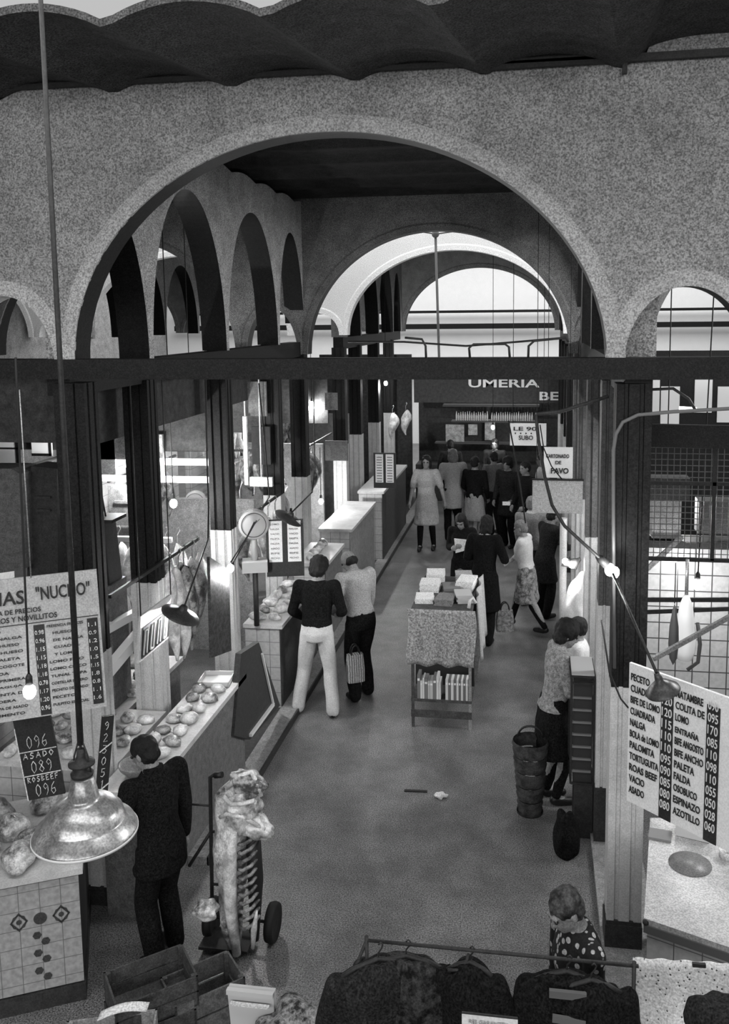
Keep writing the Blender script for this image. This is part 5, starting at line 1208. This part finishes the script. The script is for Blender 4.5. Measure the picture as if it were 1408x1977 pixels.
def carcass():
    B = V((-2.03, 5.52, .10)); t = empty('side_of_beef', B, 'side of beef standing upright on the hand truck', 'meat')
    # thick trunk, open dark belly, folded flap on top
    bm = NB(); n = 20; m_ = 30; rings = []
    for i in range(m_+1):
        f = i/m_; z = 1.22*f
        rx = (.05+.10*f**.8)*(1 if f < .93 else (1-(f-.93)*9)); ry = .06+.06*math.sin(pi*f)
        cx = -.05-.03*math.sin(pi*f)+.05*f; ring = []
        for k_ in range(n):
            a = 2*pi*k_/n; q = 1+.3*noise.noise(V((math.cos(a)*1.4, math.sin(a)*1.4, z*3.5)))
            ring.append(bm.verts.new((cx+rx*q*math.cos(a), ry*q*math.sin(a), z)))
        rings.append(ring)
    for A, B_ in zip(rings, rings[1:]):
        for k_ in range(n): f_ = bm.faces.new((A[k_], A[(k_+1) % n], B_[(k_+1) % n], B_[k_])); f_.smooth = True
    bm.faces.new(rings[0]); bm.faces.new(rings[-1]); obj('flank', bm, mat('beef fat and flesh', .07, .45, v2=.55, scale=6, bump=.4, spec=.5), t)
    for i in range(11):
        z = .2+i*.062; bm = NB(); tube(bm, [(.03, -.09, z), (.07, -.12, z+.01), (.12, -.09, z+.03), (.145, -.02, z+.05)], .013, 8); obj('rib', bm, mat('dark rib', .05, .5, v2=.25, scale=15), t)
    bm = NB(); tube(bm, [(.10, .0, .05), (.12, .0, .5), (.11, .0, .95)], .05, 12, rad=[.03, .055, .05]); obj('inner_belly', bm, mat('dark belly', .012, .5), t)
    bm = NB(); tube(bm, [(.0, -.10, .0), (-.03, -.11, .35), (-.02, -.12, .7), (.02, -.12, .92)], .04, 12, rad=[.03, .045, .05, .02]); obj('fat_band', bm, fat, t)
    bm = NB(); tube(bm, [(.115, -.09, .05), (.13, -.10, .2), (.15, -.08, .33)], .02, 10, rad=[.012, .022, .006]); obj('fat_strip', bm, fat, t)
    def fold(name, c, r, seed, rx, mm):
        bm = NB(); q = bmesh.ops.create_icosphere(bm, subdivisions=4, radius=1)
        for v in q['verts']:
            n_ = noise.noise(v.co*1.6+V((seed, 0, seed)))*.5+noise.noise(v.co*3.5+V((seed, 5, 0)))*.3; v.co = v.co*(1+n_*.55); v.co = Matrix.Rotation(rx, 3, 'Y') @ V((v.co.x*r[0], v.co.y*r[1], v.co.z*r[2])) + V(c)
        obj(name, bm, mm, t, smooth=True)
    fold('rump', (.03, -.01, 1.02), (.15, .11, .17), 3, .3, meat_l); fold('flap', (.12, -.03, .93), (.15, .08, .08), 8, .45, meat_l); fold('shank', (.08, .0, 1.22), (.13, .08, .08), 12, .3, meat_l)
    bm = NB(); tube(bm, [(-.06, -.09, 1.16), (.0, -.10, 1.11), (.08, -.10, 1.12), (.16, -.08, 1.14)], .016, 10); tube(bm, [(-.09, -.08, 1.0), (-.03, -.12, 1.05), (.08, -.12, 1.04), (.16, -.10, .98), (.22, -.07, .93)], .015, 10); tube(bm, [(-.05, -.06, 1.20), (.04, -.03, 1.28), (.12, -.02, 1.31), (.17, -.03, 1.22), (.19, -.04, 1.15)], .017, 10); obj('fat_fold', bm, fat, t)
carcass()
lump('meat_joint', FL(398, 1755, .50)+V((0, 0, -.06)), (.085, .07, .07), 91, meat_l, 'knuckle of meat on the tip of the crates in front of the hand truck', sub=4, rz=.4)

lump('crumpled_paper', FL(850, 1540, 0), (.06, .045, .03), 93, paper, 'crumpled scrap of white paper lying on the bare floor in mid aisle', 'paper', amp=.35)
bm = NB(); box(bm, FL(803, 1527, .006), (.22, .03, .012), rz=.05); tag(obj('dark_sliver', bm, iron), 'short dark sliver on the floor left of the crumpled paper', 'sliver')  # thin dark bar lying on the floor
# ------------------------------------------------------------------ crates
def crate(loc, rz, w, d, h, mm, label, tilt=0):
    t = empty('crate', loc, label, 'crate', rz=rz); t.rotation_euler = (tilt, 0, rz)
    for (a, b) in (((-w/2, -d/2, 0), (w/2, -d/2+.012, 0)), ((-w/2, d/2-.012, 0), (w/2, d/2, 0)), ((-w/2, -d/2, 0), (-w/2+.012, d/2, 0)), ((w/2-.012, -d/2, 0), (w/2, d/2, 0))):
        for q in range(2):
            bm = NB(); z0 = h*(q*.52); box2(bm, (a[0], a[1], z0), (b[0], b[1], z0+h*.46)); obj('side_board', bm, mm, t)
    bm = NB(); box2(bm, (-w/2, -d/2, 0), (w/2, d/2, .012)); obj('bottom', bm, wood_d, t)
    for sx in (-1, 1):
        for sy in (-1, 1): bm = NB(); box(bm, (sx*(w/2-.025), sy*(d/2-.025), h/2), (.025, .025, h)); obj('corner_post', bm, mm, t)
    return t
c0 = FL(300, 1915, .35); rz0 = .62
crate((c0.x-.05, c0.y+.02, 0), rz0, .50, .34, .24, wood_d, 'bottom dark crate of the stack in front of the suited man')
crate((c0.x-.04, c0.y+.03, .245), rz0+.06, .50, .34, .20, wood_d, 'topmost open dark crate of the stack in front of the suited man')
crate((c0.x+.22, c0.y+.22, 0), rz0+.1, .46, .3, .30, mat('worn crate wood', .09, .8, .5, 14), 'worn crate standing behind the dark stack, nearer the hand truck')
crate((c0.x-.12, c0.y-.38, 0), rz0-.3, .52, .36, .36, wood_l, 'pale slatted crate at the bottom edge, lowest in the pile')
hung_cloth('newspaper', lambda u, v: V((c0.x-.20+.26*u, c0.y-.30+.10*u-.05*v, .45+.03*math.sin(u*3)-.02*v)), 10, 4, paper, 'strip of white newspaper lying over the front of the crates', 'newspaper')
# carton and tweed bundle
t = empty('carton', FL(470, 1925, .5)-V((0, 0, .5)), 'pale open carton at the bottom, left of the tweed bundle', 'carton', rz=.0)
bm = NB(); prism(bm, [(-.10, .08, .0), (.16, .08, .0), (.16, .08, .47), (-.13, .08, .47)], (0, .05, 0)); box2(bm, (-.13, .06, .45), (.16, .09, .48)); obj('box_body', bm, mat('pale card', .5), t)
bm = NB(); box2(bm, (-.10, .04, .40), (.14, .06, .415)); obj('rim', bm, paper, t)
lump('tweed_bundle', FL(560, 1960, .45)-V((0, 0, .38)), (.24, .22, .24), 55, mat('spotted tweed', .02, .9, v2=.32, scale=16, bump=.6), 'speckled tweed bundle at the bottom edge beside the pale carton', 'bundle', sub=4)

# ------------------------------------------------------------------ clothes rack
def rack():
    a, b = V(AY(708, 1815, 3.9)), V(AY(1225, 1856, 3.9)); b.z = a.z
    t = empty('clothes_rack', V((a.x, a.y, 0)), 'iron clothes rack with a long rail across the bottom of the picture', 'rack'); O = V(t.location)
    bm = NB(); tube(bm, [a-O, b-O+V((.02, 0, 0))], .009, 10); obj('rail', bm, iron, t)
    for x, p in ((0, a), (1, b)):
        bm = NB(); tube(bm, [p-O+V((0, 0, .02)), V((p.x, p.y, 0))-O], .010, 10); tube(bm, [V((p.x, p.y-.3, .01))-O, V((p.x, p.y+.3, .01))-O], .012, 8); obj('upright', bm, iron, t)
    bm = NB(); tube(bm, [a-O+V((0, 0, .0)), V((a.x-.28, a.y+.0, .75))-O, V((a.x-.30, a.y, 0))-O], .008, 8); obj('stay', bm, iron, t)
    return a, b
ra, rb = rack()
def coat_on_hanger(x, y, rz, mm, label, w=.21, L=.95, seed=1, pale=None, sl=.62):
    t = empty('hanging_coat', (x, y, ra.z), label, 'coat', rz=rz)
    bm = NB(); tube(bm, [(0, 0, .012), (.012, 0, .022), (.022, 0, .01), (.015, 0, -.01), (0, 0, -.03), (0, 0, -.06)], .004, 6); tube(bm, [(-w*.95, 0, -.14), (-w*.5, 0, -.09), (0, 0, -.06), (w*.5, 0, -.09), (w*.95, 0, -.14)], .011, 8); obj('hanger', bm, iron, t)
    bm = NB()
    loft(bm, [(0, 0, -.075, .06, .05), (0, 0, -.095, w*.55, .07), (0, 0, -.13, w*.92, .085), (0, 0, -.19, w*1.08, .10), (0, 0, -.45, w*.98, .12), (0, 0, -L+.02, w*1.15, .14), (0, 0, -L, w*1.14, .135)])
    for s in (-1, 1): cap(bm, (s*w*.95, 0, -.16), (s*(w+.05), .02, -.16-sl*.5), .06, .055); cap(bm, (s*(w+.05), .02, -.16-sl*.5), (s*(w+.03), -.01, -.16-sl), .055, .05)
    me = remeshed(bm, .012, 3, .020, seed, 11); link('cloth_body', me, mm, t)
    if pale:
        bm = NB(); bar(bm, (-.085, -.10, -.10), (.085, -.10, -.10), .02, .035); bar(bm, (-.07, -.13, -.20), (.08, -.13, -.21), .02, .03); bar(bm, (.03, -.15, -.24), (.03, -.16, -.45), .03, .02); obj('pale_trim', bm, pale, t)
    return t
furm = mat('black shaggy cloth', .006, .95, v2=.045, scale=22, bump=.8, spec=.1)
coat_on_hanger(-.60, 3.90, .08, furm, 'shaggy black coat with a light crease, leftmost on the rail', .22, 1.0, 3)
coat_on_hanger(-.73, 3.86, .35, cl_dark, 'dark coat spreading left behind the shaggy one', .22, 1.0, 4)
coat_on_hanger(-.29, 3.90, -.1, cl_black, 'black coat under the bare hanger hook in the middle of the rail', .14, 1.0, 5)
coat_on_hanger(.17, 3.90, 0, cl_black, 'black jacket with two pale straps, right half of the rail', .20, 1.0, 6, pale=mat('pale strap', .10, .8))
coat_on_hanger(.28, 3.86, .1, cl_black, 'black coat partly covered by the strapped jacket', .17, 1.0, 7)
bm = NB(); hk = AY(905, 1842, 3.9); tube(bm, [hk, AY(900, 1862, 3.9), AY(885, 1873, 3.88), AY(865, 1873, 3.88)], .008, 8); tube(bm, [AY(900, 1862, 3.9), AY(915, 1880, 3.9), AY(935, 1895, 3.9)], .008, 8); tag(obj('bare_hanger', bm, iron), 'bare black hanger hooked on the rail in the middle', 'hanger')
# white tag on the left
bm = NB(); box(bm, AY(673, 1918, 3.8), (.012, .004, .05), rz=.3); tag(obj('price_tag', bm, paper), 'narrow white tag on the far left coat', 'tag')
# card sign
t, T, w_, h_ = simple_board([(892, 1990), (1000, 1978), (996, 1942), (888, 1954)], 3.35, board_w, 'white card sign standing in front of the coats at the bottom', 'card_sign', .006)
bm = NB(); write(bm, T, 'RES GARANTEX', .03, h_-.04, w_-.07, .016, .0); loc_child(obj('lettering', bm, mat('faded print', .3), t), t)
bm = NB(); box(bm, (w_/2, h_, .0), (w_, .006, .008), M=T); loc_child(obj('top_edge', bm, iron, t), t)
# speckled cloth on the right
def rc(u, v):
    a, b = AY(1222, 1850, 4.2), AY(1520, 1868, 4.0); p = a.lerp(b, u); return V((p.x-.06*v*(1-u)+.01*math.sin(v*7), p.y-.04*math.sin(u*26)*v-.08*v, p.z+.004*math.sin(u*40)-.85*v))
hung_cloth('speckled_cloth', rc, 70, 20, mat('speckled white cloth', .06, .95, v2=.62, scale=38, thr=.18, ttype='VORONOI', bump=.2), 'white speckled cloth hung out at the lower right corner')
a, b = AY(1225, 1853, 4.22), AY(1520, 1871, 4.02)
bm = NB(); tube(bm, [a+V((0, .02, -.02)), b+V((0, .02, -.02))], .012, 8); tube(bm, [a+V((.02, .02, -.02)), V((a.x+.02, a.y+.02, 0))], .012, 8); tag(obj('cloth_rail', bm, iron), 'rail carrying the speckled cloth at the lower right', 'rail')
bm = NB(); bar(bm, AY(1337, 1862, 4.0), AY(1363, 1864, 4.0), .015, .018); tag(obj('clothes_peg', bm, iron), 'dark peg on the speckled cloth', 'peg')
lump('dark_bundle', AY(1400, 1995, 3.6)-V((0, 0, .12)), (.16, .15, .16), 66, cl_dark, 'dark round bundle in the lower right corner', 'bundle', sub=4)

bpy.data.scenes.remove(S2)
